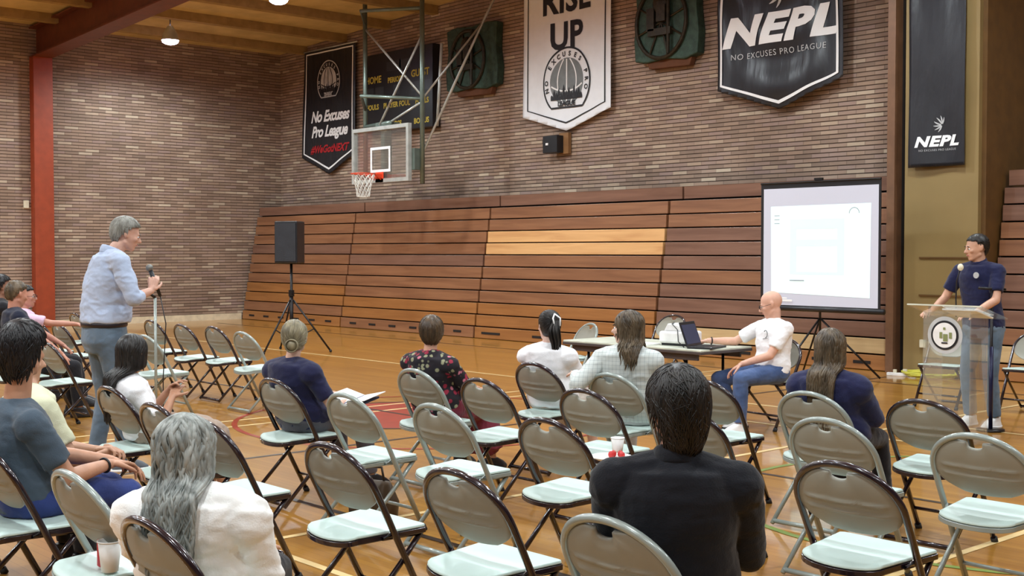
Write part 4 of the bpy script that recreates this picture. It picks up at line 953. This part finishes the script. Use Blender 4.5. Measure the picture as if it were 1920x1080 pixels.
    if face:
        for x in (-.031, .031):
            e = obj('eye', G().ball(HP(x, .081, -.001), (.0135*hs, .009*hs, .0085*hs), 12, 8, Rh), 'white', t, True); obj('iris', G().ball(HP(x, .0905, -.001), .0048*hs, 8, 6), 'ink_k', e, True)
            obj('eyebrow', G().tube([HP(x-.017, .089, .019), HP(x, .096, .023), HP(x+.017, .089, .019)], .0035, 6), hair['mat'] if hair else mat('brow_brown', (120, 84, 60), .7), t, True)
        obj('lips', G().tube([HP(-.021, .087, -.061), HP(-.008, .097, -.0585), HP(.008, .097, -.0585), HP(.021, .087, -.061)], .0042, 6), mat('lip_pink', (176, 104, 96), .5), t, True)
    if glasses:
        g = G()
        for x in (-.034, .034): g.tube([HP(x+.024*math.cos(q), .104, -.003+.017*math.sin(q)) for q in [2*PI*i/20 for i in range(20)]], .002, 6, closed=True)
        g.tube([HP(-.01, .106, .0), HP(.01, .106, .0)], .002, 6)
        for x in (-1, 1): g.tube([HP(x*.058, .102, .002), HP(x*.076, .05, .004), HP(x*.082, -.01, .004)], .002, 6)
        obj('glasses', g, 'blackm', t)
    if hair: make_hair(t, H, Rh, hs, hair, C, P, right, fwd, sw, B)
    return t, dict(H=H, C=C, P=P, NB=NB, wL=wL, wR=wR, eL=eL, eR=eR, kL=kL, kR=kR, aL=aL, aR=aR, shL=shL, shR=shR, Rh=Rh, right=right, fwd=fwd)

def make_hair(t, H, R, s, hr, C, P, right, fwd, sw, B):
    """hr: style, mat, n locks, len, wave, rad"""
    rnd = random.Random(hr.get('seed', 1)); st = hr['style']; cc = Vector((0, -.014, .033)); er0 = Vector((.083, .104, .093))*hr.get('vol', 1)
    low = Vector((er0.x, er0.y, hr.get('lowz', .128)))
    def ERR(z): return er0 if z >= 0 else low
    er = er0
    Ri = R.transposed()
    def W(q): return H+R @ (q*s)
    front = hr.get('front', .055); side = hr.get('side', -.0)
    # hairline test in head space
    def covered(u):      # unit direction
        y, z, x = u.y, u.z, abs(u.x)
        if st in ('short', 'crop'):
            lim = hr.get('nape', -.80) if y < -.35 else (-.34+1.0*(y+.35) if y < -.1 else (.0 if y < .32 else (.22+.35*max(0, y-.3))))
        else: lim = -.85 if y < -.05 else (-.45 if y < .25 else (.40 if y < .75 else .55))
        return z > lim
    # cap
    g = G(); nu, nv = 40, 26; V = []; ok = []
    for i in range(nv+1):
        for k in range(nu):
            a = PI*i/nv; b = 2*PI*k/nu; u = Vector((math.sin(a)*math.cos(b), math.sin(a)*math.sin(b), math.cos(a)))
            r = 1+.018*noise.noise(u*7+Vector((hr.get('seed', 1),)*3)); e_ = ERR(u.z); q = cc+Vector((u.x*e_.x, u.y*e_.y, u.z*e_.z))*r*(.975)
            V.append(W(q)); ok.append(covered(u))
    F = [(i*nu+k, (i+1)*nu+k, (i+1)*nu+(k+1) % nu, i*nu+(k+1) % nu) for i in range(nv) for k in range(nu)]
    F = [f for f in F if all(ok[j] for j in f)]
    g.add(V, F); me = g.mesh('hair'); capo = obj('hair', me, hr['mat'], t, True)
    m = capo.modifiers.new('thick', 'SOLIDIFY'); m.thickness = .012; m.offset = 1 if hr.get('out') else 0
    # locks
    g = G(); n = hr.get('n', 300); L = hr.get('len', .05); rad = hr.get('rad', .004); wv = hr.get('wave', 0)
    whorl = Vector(hr.get('whorl', (0, -.5, .85))).normalized(); made = 0; tries = 0
    bun = Vector(hr['bun']) if 'bun' in hr else None
    while made < n and tries < n*6:
        tries += 1
        z = rnd.uniform(-.7, 1); a = rnd.uniform(0, 2*PI); u = Vector((math.sqrt(1-z*z)*math.cos(a), math.sqrt(1-z*z)*math.sin(a), z))
        if not covered(u): continue
        made += 1
        e_ = ERR(u.z); p = cc+Vector((u.x*e_.x, u.y*e_.y, u.z*e_.z))*1.0; pts = [W(p)]; step = .013 if st in ('long', 'pony') else .009
        ll = L*rnd.uniform(.62, 1.1) if st in ('long',) else L*rnd.uniform(.7, 1.2); ph = rnd.uniform(0, 6.28); ph2 = rnd.uniform(0, 6.28); lift = rnd.uniform(0, 1); jit = Vector((rnd.gauss(0, 1), rnd.gauss(0, 1), rnd.gauss(0, 1)))*hr.get('mess', .12)
        world = False; q = p.copy(); d = 0; onhead = True; wp = None; prevd = None
        while d < ll:
            if onhead:
                er = ERR(q.z-cc.z); e = Vector(((q.x-cc.x)/er.x**2, (q.y-cc.y)/er.y**2, (q.z-cc.z)/er.z**2)).normalized()
                if st == 'long': dr = Vector((0, -.25 if abs(q.x) > .05 or q.y < .03 else -.6, -1)) + Vector((e.x*.5 if q.z > .06 else 0, 0, 0)); dr = Ri @ (R @ dr)
                elif bun is not None: dr = bun-q
                else: dr = (q-(whorl*.1+cc)); dr = dr-e*dr.dot(e); dr = dr.normalized()+Vector((hr.get('part', 0), -.25, -.35))
                dr = dr-e*dr.dot(e)
                if dr.length < 1e-4: dr = Vector((0, -1, -.5))
                dr = dr.normalized()+jit; dr = (dr-e*dr.dot(e)).normalized(); q = q+dr*step
                # keep on shell
                k = math.sqrt(((q.x-cc.x)/er.x)**2+((q.y-cc.y)/er.y)**2+((q.z-cc.z)/er.z)**2); tgt = 1.0+.05*lift
                q = cc+(q-cc)*(tgt/k)
                if bun is not None and (q-bun).length < .03: break
                if st in ('short', 'crop') and q.y > .0 and not covered(Vector(((q.x-cc.x)/er.x, (q.y-cc.y)/er.y, (q.z-cc.z)/er.z+.06))): break
                if st == 'long' and q.z < cc.z-.02 and e.z < -.12: onhead = False; wp = W(q)
                pts.append(W(q))
            else:
                wp = wp+Vector((0, 0, -step)); rel = wp-C
                # push out behind the neck, shoulders and back
                lx_ = rel.dot(right); ly_ = rel.dot(fwd)
                if rel.z < .09:
                    hwid = (sw+.03)*min(1, .75+.0*(0)) if rel.z < .03 else sw*.6; hdep = .125*B+.012+.012*lift
                    k = math.sqrt((lx_/(hwid+.03))**2+(ly_/hdep)**2)
                    if k < 1: 
                        f_ = 1/max(k, .25); wp = C+right*lx_*(1-.012)+fwd*(-abs(math.sqrt(max(.0, 1-(lx_/(hwid+.03))**2))*hdep) if ly_ < .02 or abs(lx_) < .1 else math.sqrt(max(0, 1-(lx_/(hwid+.03))**2))*hdep)+Vector((0, 0, rel.z))
                pts.append(wp.copy())
            d += step
        if len(pts) < 3: continue
        # smooth and wave
        for _ in range(3): pts = [pts[0]]+[(pts[i-1]+pts[i]*2+pts[i+1])/4 for i in range(1, len(pts)-1)]+[pts[-1]]
        m_ = len(pts)
        if wv:
            for i in range(m_):
                f_ = min(1, i/8)*wv; pts[i] = pts[i]+right*math.sin(i*step*hr.get('freq', 70)+ph)*f_+fwd*math.cos(i*step*hr.get('freq', 70)*.9+ph2)*f_*.8
        rr = [rad*(.55+.6*math.sin(PI*min(1, (i+1)/m_*.8+.15))) for i in range(m_)]; rr[-1] = rad*.15
        g.tube(pts, rr, 5, cap=False, sq=(1.5, .7))
    if g.v:
        me = g.mesh('hair_locks', fix=False); lm = hr.get('mat2', hr['mat']); obj('hair_locks', me, lm, capo, True)
    if bun is not None and st == 'bun':
        gb = G(); gb.ball(W(bun+Vector((0, -.02, 0))), (.042*s, .034*s, .04*s), 16, 12, R)
        for k in range(26):
            a0 = rnd.uniform(0, 6.28); tl = rnd.uniform(-.8, .8)
            gb.tube([W(bun+Vector((0, -.02, 0))+Vector((.043*math.cos(a0+q)*math.cos(tl*.5), -.012-.022*math.sin(q*1.3)*abs(tl), .041*math.sin(a0+q)))) for q in [i*.25 for i in range(8)]], .005, 5)
        obj('hair_bun', gb, hr['mat'], capo, True)
    if st == 'pony':
        gp = G(); b = W(Vector(hr['bun'])); tail = hr.get('tail', .3)
        for k in range(90):
            a0 = rnd.uniform(0, 6.28); r0 = rnd.uniform(0, 1)**.5; pts = []
            for i in range(18):
                u = i/17; w_ = .012+.032*math.sin(PI*min(1, u*1.1+.08))*1.0; sag = Vector((0, -.03*math.sin(PI*min(1, u*2.2)), -tail*u*rnd.uniform(.97, 1.03)))
                pts.append(b+R @ Vector((w_*r0*math.cos(a0), -.02+w_*r0*math.sin(a0)*.7, 0))+sag+right*.006*math.sin(u*9+a0))
            gp.tube(pts, [.0045]*16+[.003, .001], 5, cap=False)
        obj('pony_tail', gp, hr['mat'], capo, True)
        for k in (-1, 1):
            gc = G(); gc.tube([W(Vector(hr['bun'])+Vector((.0+k*.0, .012, .05))), W(Vector(hr['bun'])+Vector((k*.03, -.03, .02))), W(Vector(hr['bun'])+Vector((k*.022, -.045, -.04)))], .006, 6)
            obj('hair_clip', gc, 'white', capo, True)
# ---------------------------------------------------------------- the people in the photo
def fab(name, c, rough=.85, var=.06, bump=.15, bs=160, **k): return mat(name, c, rough, var=var, scale=5, bump=bump, bscale=bs, sheen=.15, spec=.25, **k)
jean = fab('blue_jeans', (84, 106, 150), var=.18, c2=(60, 80, 122)); jean_l = fab('pale_jeans', (104, 122, 140), var=.15, c2=(84, 102, 120)); jean_d = fab('dark_blue_jeans', (52, 68, 130), c2=(38, 50, 100))
navy = fab('navy_cotton', (30, 32, 66)); wht = fab('white_cotton', (244, 244, 248)); suit = fab('black_suit_wool', (16, 18, 26), .9); cream_j = fab('cream_jacket', (250, 250, 247)); sblue = fab('light_blue_shirt', (176, 190, 216))
greyT = fab('grey_blue_tshirt', (70, 84, 98)); creamT = fab('cream_tshirt', (212, 214, 184)); greyp = fab('grey_trousers', (86, 84, 92)); blk = fab('black_trousers', (26, 26, 32)); pinkw = fab('pale_pink_shirt', (220, 190, 214)); beige = fab('beige_skirt', (170, 150, 136))
def pattern_mat(kind):
    t = NT(kind); b = t.b; tc = t.n('ShaderNodeTexCoord')
    if kind == 'floral_print':
        vo = t.n('ShaderNodeTexVoronoi'); vo.inputs['Scale'].default_value = 30; t.l(tc.outputs['Object'], vo.inputs['Vector'])
        rp = t.n('ShaderNodeValToRGB'); rp.color_ramp.elements[0].position = .40; rp.color_ramp.elements[0].color = (1, 1, 1, 1); rp.color_ramp.elements[1].position = .55; rp.color_ramp.elements[1].color = (0, 0, 0, 1)
        t.l(vo.outputs['Distance'], rp.inputs[0]); sp = t.n('ShaderNodeSeparateXYZ'); t.l(vo.outputs['Color'], sp.inputs[0])
        r2 = t.n('ShaderNodeValToRGB'); r2.color_ramp.interpolation = 'CONSTANT'; e = r2.color_ramp.elements; e[0].color = rgb((28, 22, 30)); e[1].position = .8; e[1].color = rgb((150, 150, 120))
        for p, c in ((.35, (150, 36, 62)), (.55, (206, 120, 140)), (.7, (30, 24, 34))): q = e.new(p); q.color = rgb(c)
        t.l(sp.outputs[0], r2.inputs[0]); mx = t.n('ShaderNodeMix', data_type='RGBA'); mx.inputs[6].default_value = rgb((26, 20, 30)); t.l(rp.outputs[0], mx.inputs[0]); t.l(r2.outputs[0], mx.inputs[7]); t.l(mx.outputs[2], b.inputs['Base Color'])
    else:
        sp = t.n('ShaderNodeSeparateXYZ'); t.l(tc.outputs['Object'], sp.inputs[0]); outs = []
        for i, k in ((0, 38), (2, 38)):
            m = t.n('ShaderNodeMath', operation='MULTIPLY'); m.inputs[1].default_value = k; t.l(sp.outputs[i], m.inputs[0]); f = t.n('ShaderNodeMath', operation='FRACT'); t.l(m.outputs[0], f.inputs[0])
            l = t.n('ShaderNodeMath', operation='LESS_THAN'); l.inputs[1].default_value = .16; t.l(f.outputs[0], l.inputs[0]); outs.append(l)
        a = t.n('ShaderNodeMath', operation='ADD'); t.l(outs[0].outputs[0], a.inputs[0]); t.l(outs[1].outputs[0], a.inputs[1]); c = t.n('ShaderNodeMath', operation='MULTIPLY'); c.inputs[1].default_value = .28; t.l(a.outputs[0], c.inputs[0])
        mx = t.n('ShaderNodeMix', data_type='RGBA'); mx.inputs[6].default_value = rgb((206, 212, 210)); mx.inputs[7].default_value = rgb((120, 134, 140)); t.l(c.outputs[0], mx.inputs[0]); t.l(mx.outputs[2], b.inputs['Base Color'])
    b.inputs['Roughness'].default_value = .85; return t.m
floral = pattern_mat('floral_print'); plaid = pattern_mat('pale_plaid')
floral_red = fab('dark_red_floral_skirt', (104, 26, 44), c2=(150, 70, 90), var=.3)
H_blk = hairmat((26, 24, 28), (14, 13, 16)); H_dk = hairmat((44, 40, 38), (20, 18, 18)); H_br = hairmat((74, 60, 48), (44, 36, 30)); H_gry = hairmat((168, 172, 168), (92, 96, 92)); H_gry2 = hairmat((120, 124, 118), (72, 76, 72)); H_bln = hairmat((150, 140, 112), (104, 96, 76)); H_sil = hairmat((150, 150, 144), (110, 108, 100)); H_lb = hairmat((104, 88, 68), (64, 54, 42)); H_rb = hairmat((96, 76, 54), (62, 48, 36))

def seat_of(k, dy=.29, dx=0): return (CH[k][0]+dx, CH[k][1]+dy)
def ztop(px, py, x, y):      # height of a pixel row at a floor spot
    r = _ray(px, py); d = math.hypot(x, y); return CAM_H+r.z/math.hypot(r.x, r.y)*d
def sit(k, py, dx=0, dy=.29, px=None):
    x, y = seat_of(k, dy, dx)
    f = -math.sin(0); cx = 960
    lat = .669*x+.743*y; d = -.743*x+.669*y; return (x, y), ztop(960+2300*lat/d, py, x, y)

# suited man in the foreground
(x, y), tp = sit('E', 692, dx=.04, dy=.30)
t, J = person('man in a black suit with dark hair, seen from behind at the bottom centre', (x, y), math.radians(40), tp, sk=(204, 150, 128), build=1.03, ndz=.02, shirt=suit, sleeve='jacket', pants=blk, shw=.185, collar=suit,
    hd=(22, -6), hair=dict(style='short', mat=H_blk, mat2=H_dk, n=2600, len=.07, rad=.0021, seed=4, vol=1.14, nape=-.66, lowz=.205, whorl=(-.1, -.35, .9), mess=.35), vox=.007, fold=.005, lean=(0, .02), handL=Vector((-.1, .3, .6)), handR=Vector((.12, .3, .6)))
# grey haired woman
(x, y), tp = sit('A', 772, dx=-.16, dy=.29)
person('woman with long wavy grey hair in a cream white jacket, seen from behind', (x, y), math.radians(42), max(tp, 1.06), male=False, ndz=-.01, sk=(206, 160, 134), build=1.04, shirt=cream_j, sleeve='jacket', pants=blk, cuff=fab('blue_lit_cuff', (150, 170, 220)), shw=.175, handR=Vector((.14, .2, .58)), poleR=(.35, -.5, -.8),  # cuff is blue-lit, the tint of the light put into the fabric colour
    hd=(8, -4), hoff=(-.03, 0, 0), hair=dict(style='long', mat=hairmat((150, 156, 150), (92, 96, 90)), mat2=H_gry, n=520, len=.36, wave=.012, freq=38, rad=.0058, seed=9, vol=1.03, mess=.2), vox=.008, fold=.010, poleL=(-.9, -.3, -.5))
# grey T-shirt man
x, y = CH['B'][0]-1.08, CH['B'][1]+.26; tp = ztop(35, 608, x, y)
t, J = person('dark-haired man in a grey-blue T-shirt and blue jeans, seated at the left edge', (x, y), math.radians(-4), tp, sk=(196, 146, 118), build=1.06, ndz=.095, shirt=greyT, sleeve='tee', pants=jean_d, shoes=('black',),
    hd=(42, -4), lean=(0, .06), hair=dict(style='short', mat=H_blk, mat2=H_blk, n=1500, len=.05, rad=.0022, seed=2, vol=1.17, nape=-.66, lowz=.2, mess=.3), vox=.008, handL=Vector((-.04, .40, .62)), handR=Vector((.10, .34, .63)))
w = J['wR']; d = (J['wR']-J['eR']).normalized(); a = d.cross(Vector((0, 0, 1))).normalized(); b = d.cross(a); obj('wristband', G().tube([w-d*.03+(a*math.cos(q)+b*math.sin(q))*.031 for q in [2*PI*i/20 for i in range(20)]], .006, 6, closed=True), 'black', t, True)
# leaning person in cream T-shirt
x, y = -6.11, 2.04
person('leaning person in a cream T-shirt with clasped hands, behind the man in grey', (x, y), math.radians(-5), 1.17, sk=(196, 150, 124), shirt=creamT, sleeve='tee', pants=blk, lean=(0, .33), hoff=(-.06, -.08, -.0), build=1.08,
    hair=dict(style='short', mat=H_blk, n=700, len=.05, rad=.003, seed=3), handL=Vector((.0, .56, .58)), handR=Vector((.08, .53, .56)), hL=(Vector((.5, .6, .1)), (.3, 0, -1), .7), hR=(Vector((-.3, .9, .0)), (-.8, 0, .3), .8), poleL=(-.5, 0, -.8), poleR=(.6, 0, -.8), vox=.009)
# girl in white blouse
(x, y), tp = sit('W', 626, dx=-.1)
person('dark-haired girl in a white blouse and beige skirt, beside the standing man', (x, y), math.radians(-10), max(tp, 1.08), male=False, sk=(176, 128, 100), shirt=wht, sleeve='tee', skirt=(beige, .5), shw=.15,
    hd=(34, -4), hair=dict(style='long', mat=H_blk, mat2=H_dk, n=420, len=.36, rad=.005, seed=6, wave=.002), vox=.009, handL=Vector((-.02, .14, .72)), handR=Vector((.10, .14, .70)), shoes=('black',))
# navy T-shirt woman with bun
(x, y), tp = sit('S', 599, dx=-.08)
t, J = person('woman in a navy T-shirt with blonde hair in a low bun, papers on her lap', (x, y), math.radians(8), max(tp, 1.12), male=False, sk=(214, 172, 152), build=1.12, shirt=navy, sleeve='tee', pants=greyp, shw=.168,
    hd=(42, 2), hair=dict(style='bun', mat=H_bln, n=340, len=.2, rad=.0035, seed=7, bun=(0, -.112, -.035)), vox=.009, handL=Vector((-.04, .30, .64)), handR=Vector((.2, .22, .62)), poleR=(.5, -.8, -.4))
c = on_z(664, 742, .66)
t2 = thing('open_booklet', 'open white papers on the lap of the woman in navy', 'papers', (c.x, c.y, .64), .3)
obj('booklet_cover', G().box((-.02, 0, -.01), (.28, .22, .012), Matrix.Rotation(.15, 3, 'X')), mat('booklet_dark', (40, 50, 100), .5), t2)
obj('page', G().box((-.08, 0, .012), (.16, .24, .004), Matrix.Rotation(.25, 3, 'Y') @ Matrix.Rotation(.15, 3, 'X')), 'paper', t2); obj('page', G().box((.09, 0, .012), (.16, .24, .004), Matrix.Rotation(-.2, 3, 'Y') @ Matrix.Rotation(.15, 3, 'X')), 'paper', t2)
# floral woman
(x, y), tp = sit('Q', 591, dx=-.08)
person('woman in a dark floral dress with short brown hair, seen from behind', (x, y), math.radians(14), max(tp, 1.12), male=False, sk=(200, 150, 126), shirt=floral, sleeve='elbow', skirt=(floral_red, .75), build=1.06,
    hd=(34, 2), hair=dict(style='short', mat=H_rb, n=900, len=.06, rad=.003, seed=11, vol=1.05), vox=.009, shoes=('black',))
# white ponytail woman
(x, y), tp = sit('O', 581, dx=-.08)
person('woman in white with a brown ponytail and white hair clip', (x, y), math.radians(22), max(tp, 1.12), male=False, sk=(224, 186, 170), shirt=wht, sleeve='long', skirt=(fab('white_skirt', (214, 208, 200)), .5), build=1.05,
    hd=(46, 0), hair=dict(style='pony', mat=H_dk, n=420, len=.2, rad=.0032, seed=12, bun=(.01, -.105, .05), tail=.36), vox=.009, shoes=('cream',), face=True)
# plaid woman
(x, y), tp = sit('N', 581, dx=-.03)
person('woman in a pale plaid jacket with shoulder-length brown hair, leaning left', (x, y), math.radians(30), max(tp, 1.15), male=False, sk=(224, 184, 164), shirt=plaid, sleeve='jacket', pants=fab('pale_trousers', (190, 190, 190)), build=1.06,
    hd=(86, 0), lean=(-.03, .0), hair=dict(style='long', mat=H_br, mat2=H_lb, n=420, len=.21, rad=.005, seed=13, wave=.004), vox=.009, face=True, handL=Vector((-.40, -.02, .76)), poleL=(-.5, -.5, -.6), shoes=('cream',))
# navy jacket woman
(x, y), tp = sit('J', 616, dx=.0)
person('woman in a navy jacket with long light brown hair, right of the bald man', (x, y), math.radians(12), max(tp, 1.13), male=False, sk=(214, 170, 150), shirt=fab('navy_jacket', (34, 37, 74)), sleeve='jacket', pants=blk, build=1.08,
    hd=(10, -2), hair=dict(style='long', mat=H_rb, mat2=H_lb, n=520, len=.40, rad=.005, seed=14, wave=.004, vol=1.05), vox=.009)
# bald man at the laptop
x, y = -6.56, 9.02; tp = ztop(1425, 546, x, y)
t, J = person('bald man in glasses, white T-shirt and blue jeans, seated at the laptop', (x, y), math.radians(180-18), max(tp, 1.2), sk=(222, 172, 150), shirt=wht, sleeve='tee', pants=jean, shoes=('white', 'ink_k'), build=1.0,
    hd=(-38, -18), lean=(.03, .05), vox=.007, face=True, glasses=True, handR=Vector((.50, .34, .775)), poleR=(.4, -.6, -.6), hR=(Vector((.5, .6, -.1)), (0, 0, -1), .5), handL=Vector((.02, .30, .60)), hL=(Vector((.5, .7, -.5)), (0, 0, -1), .35), poleL=(-.7, -.3, -.3),
    footL=Vector((-.12, .42, .08)), footR=Vector((.2, .2, .08)), kneeL=(-.1, .8, .6), kneeR=(.5, .7, .5))
mk = J['C']+J['fwd']*.142+Vector((-.08, 0, -.06)); g = G(); g.tube([mk+Vector((.025*math.cos(q), 0, .032*math.sin(q))) for q in [math.radians(40+26*i) for i in range(10)]], .004, 6); g.tube([mk+Vector((-.03, 0, -.035)), mk+Vector((.04, .0, -.045))], .003, 5); obj('chest_logo', g, 'ink_g', t)
w = J['wR']; d = (J['wR']-J['eR']).normalized(); g = G(); a = d.cross(Vector((0, 0, 1))).normalized(); b = d.cross(a); g.tube([w-d*.03+(a*math.cos(q)+b*math.sin(q))*.031 for q in [2*PI*i/20 for i in range(20)]], .006, 6, closed=True); obj('wristband', g, 'black', t, True)
# speaker at the podium
x, y = -5.22, 10.15; b = on_z(1842, 800); x, y = b.x, b.y; tp = ztop(1822, 440, x, y)
t, J = person('man in a navy polo shirt and jeans standing behind the clear podium', (x, y), math.radians(180-8), tp, seated=False, sk=(206, 158, 132), shirt=fab('navy_polo', (26, 30, 66)), sleeve='short', pants=jean_l, shoes=('white', 'white'), build=1.04,
    hd=(-32, -8), face=True, collar=navy, lean=(.02, .05), vox=.008, handL=Vector((-.17, .38, 1.05)), handR=Vector((.28, .36, 1.06)), hL=(Vector((.3, .9, -.1)), (0, 0, -1), .3), hR=(Vector((-.2, .9, -.1)), (0, 0, -1), .3),
    hair=dict(style='short', mat=H_dk, n=900, len=.03, rad=.0026, seed=21, whorl=(0, .1, 1), vol=.97))
mk = J['C']+J['fwd']*.15+Vector((-.08, 0, -.05)); obj('chest_badge', G().tube([mk, mk+Vector((0, .006, 0))], .028, 16), 'ink_s', t)
# standing man with microphone
b = on_z(198, 882); x, y = b.x, b.y; tp = ztop(240, 406, x, y)
ARMM = None
t, J = person('grey-haired man in a light blue shirt and jeans standing with a microphone', (x, y), math.radians(-8), tp, seated=False, sk=(204, 158, 138), shirt=sblue, sleeve='elbow', pants=jean_l, shoes=(mat('grey_shoe', (86, 92, 100), .6), 'paper'), build=1.12, parts=['belly'], tuck=True,
    hd=(-8, -16), hoff=(.0, .08, -.01), lean=(0, .05), vox=.008, fold=.009, collar=sblue, shw=.20, face=True, handR=Vector((.15, .30, 1.31)), poleR=(.6, -.1, -.9), handL=Vector((-.26, .18, 1.0)),
    hR=(Vector((-.15, .2, .6)), (-1, .2, .1), .95, .9), hair=dict(style='short', mat=H_sil, n=900, len=.04, rad=.003, seed=22, vol=1.03), footL=Vector((-.13, -.04, .08)), footR=Vector((.12, .10, .08)))
g = G(); P_ = J['P']; g.tube([P_+Vector((.203*math.cos(q), .154*math.sin(q), .098)) for q in [2*PI*i/36 for i in range(36)]], .018, 8, closed=True, sq=(.35, 1)); obj('belt', g, mat('belt_leather', (30, 22, 30), .4), t, True)
mh = J['wR']+Vector((-.045, .045, .055))
mw = t.matrix_basis
t3 = thing('handheld_microphone', 'black microphone with silver mesh head held by the standing man', 'microphone', t.location, t.rotation_euler.z)
A_ = mh+Vector((.015, .03, -.10)); B_ = mh+Vector((-.02, -.03, .09))
obj('handle', G().tube([A_, B_], [.012, .017], 12), 'black', t3, True); obj('mesh_head', G().ball(B_+(B_-A_).normalized()*.02, .027, 16, 10), mat('mic_mesh', (120, 120, 116), .5, metal=.5), t3, True)
obj('microphone_cable', G().tube([A_, A_+Vector((.03, .03, -.2)), A_+Vector((.05, .0, -.6)), A_+Vector((.04, .0, -1.0)), Vector((A_.x+.1, A_.y-.05, .02)), Vector((A_.x+.5, A_.y-.1, .01))], .004, 6), 'black', t3, True)
# people at the far left
x, y = -11.72, 4.34; tp = ztop(24, 528, x, y)
person('man with cropped brown hair in a navy shirt at the left edge', (x, y), math.radians(-10), tp, sk=(196, 140, 120), shirt=fab('navy_shirt', (26, 32, 52)), sleeve='tee', pants=blk, hd=(22, -14), hair=dict(style='crop', mat=H_lb, n=500, len=.025, rad=.003, seed=31), vox=.010, legs=True, shoes=('black',))
x, y = CH['b4'][0]+.35, CH['b4'][1]+.15; c = on_z(52, 700, .5)
q = _ray(62, 560); k_ = 13.4/math.hypot(q.x, q.y); x, y = q.x*k_, q.y*k_; tp = ztop(58, 534, x, y)
person('dark-haired person in a pale pink shirt reaching to the chair in front', (x, y), math.radians(-18), max(tp, 1.15), male=False, sk=(190, 136, 116), shirt=pinkw, sleeve='tee', pants=blk, hd=(-16, 0), face=True, glasses=True, hair=dict(style='short', mat=H_blk, n=500, len=.04, rad=.003, seed=32), vox=.010, handR=Vector((.22, .50, .84)), poleR=(.5, 0, -.8), shoes=('black',))
q = _ray(16, 545); k_ = 14.2/math.hypot(q.x, q.y); x, y = q.x*k_, q.y*k_; tp = ztop(10, 517, x, y)
person('dark-haired person mostly hidden behind the navy-shirted man', (x, y), math.radians(-10), tp, sk=(150, 110, 90), shirt=blk, sleeve='tee', pants=blk, hair=dict(style='short', mat=H_blk, n=500, len=.05, rad=.003, seed=33, vol=1.1), vox=.010, shoes=('black',))
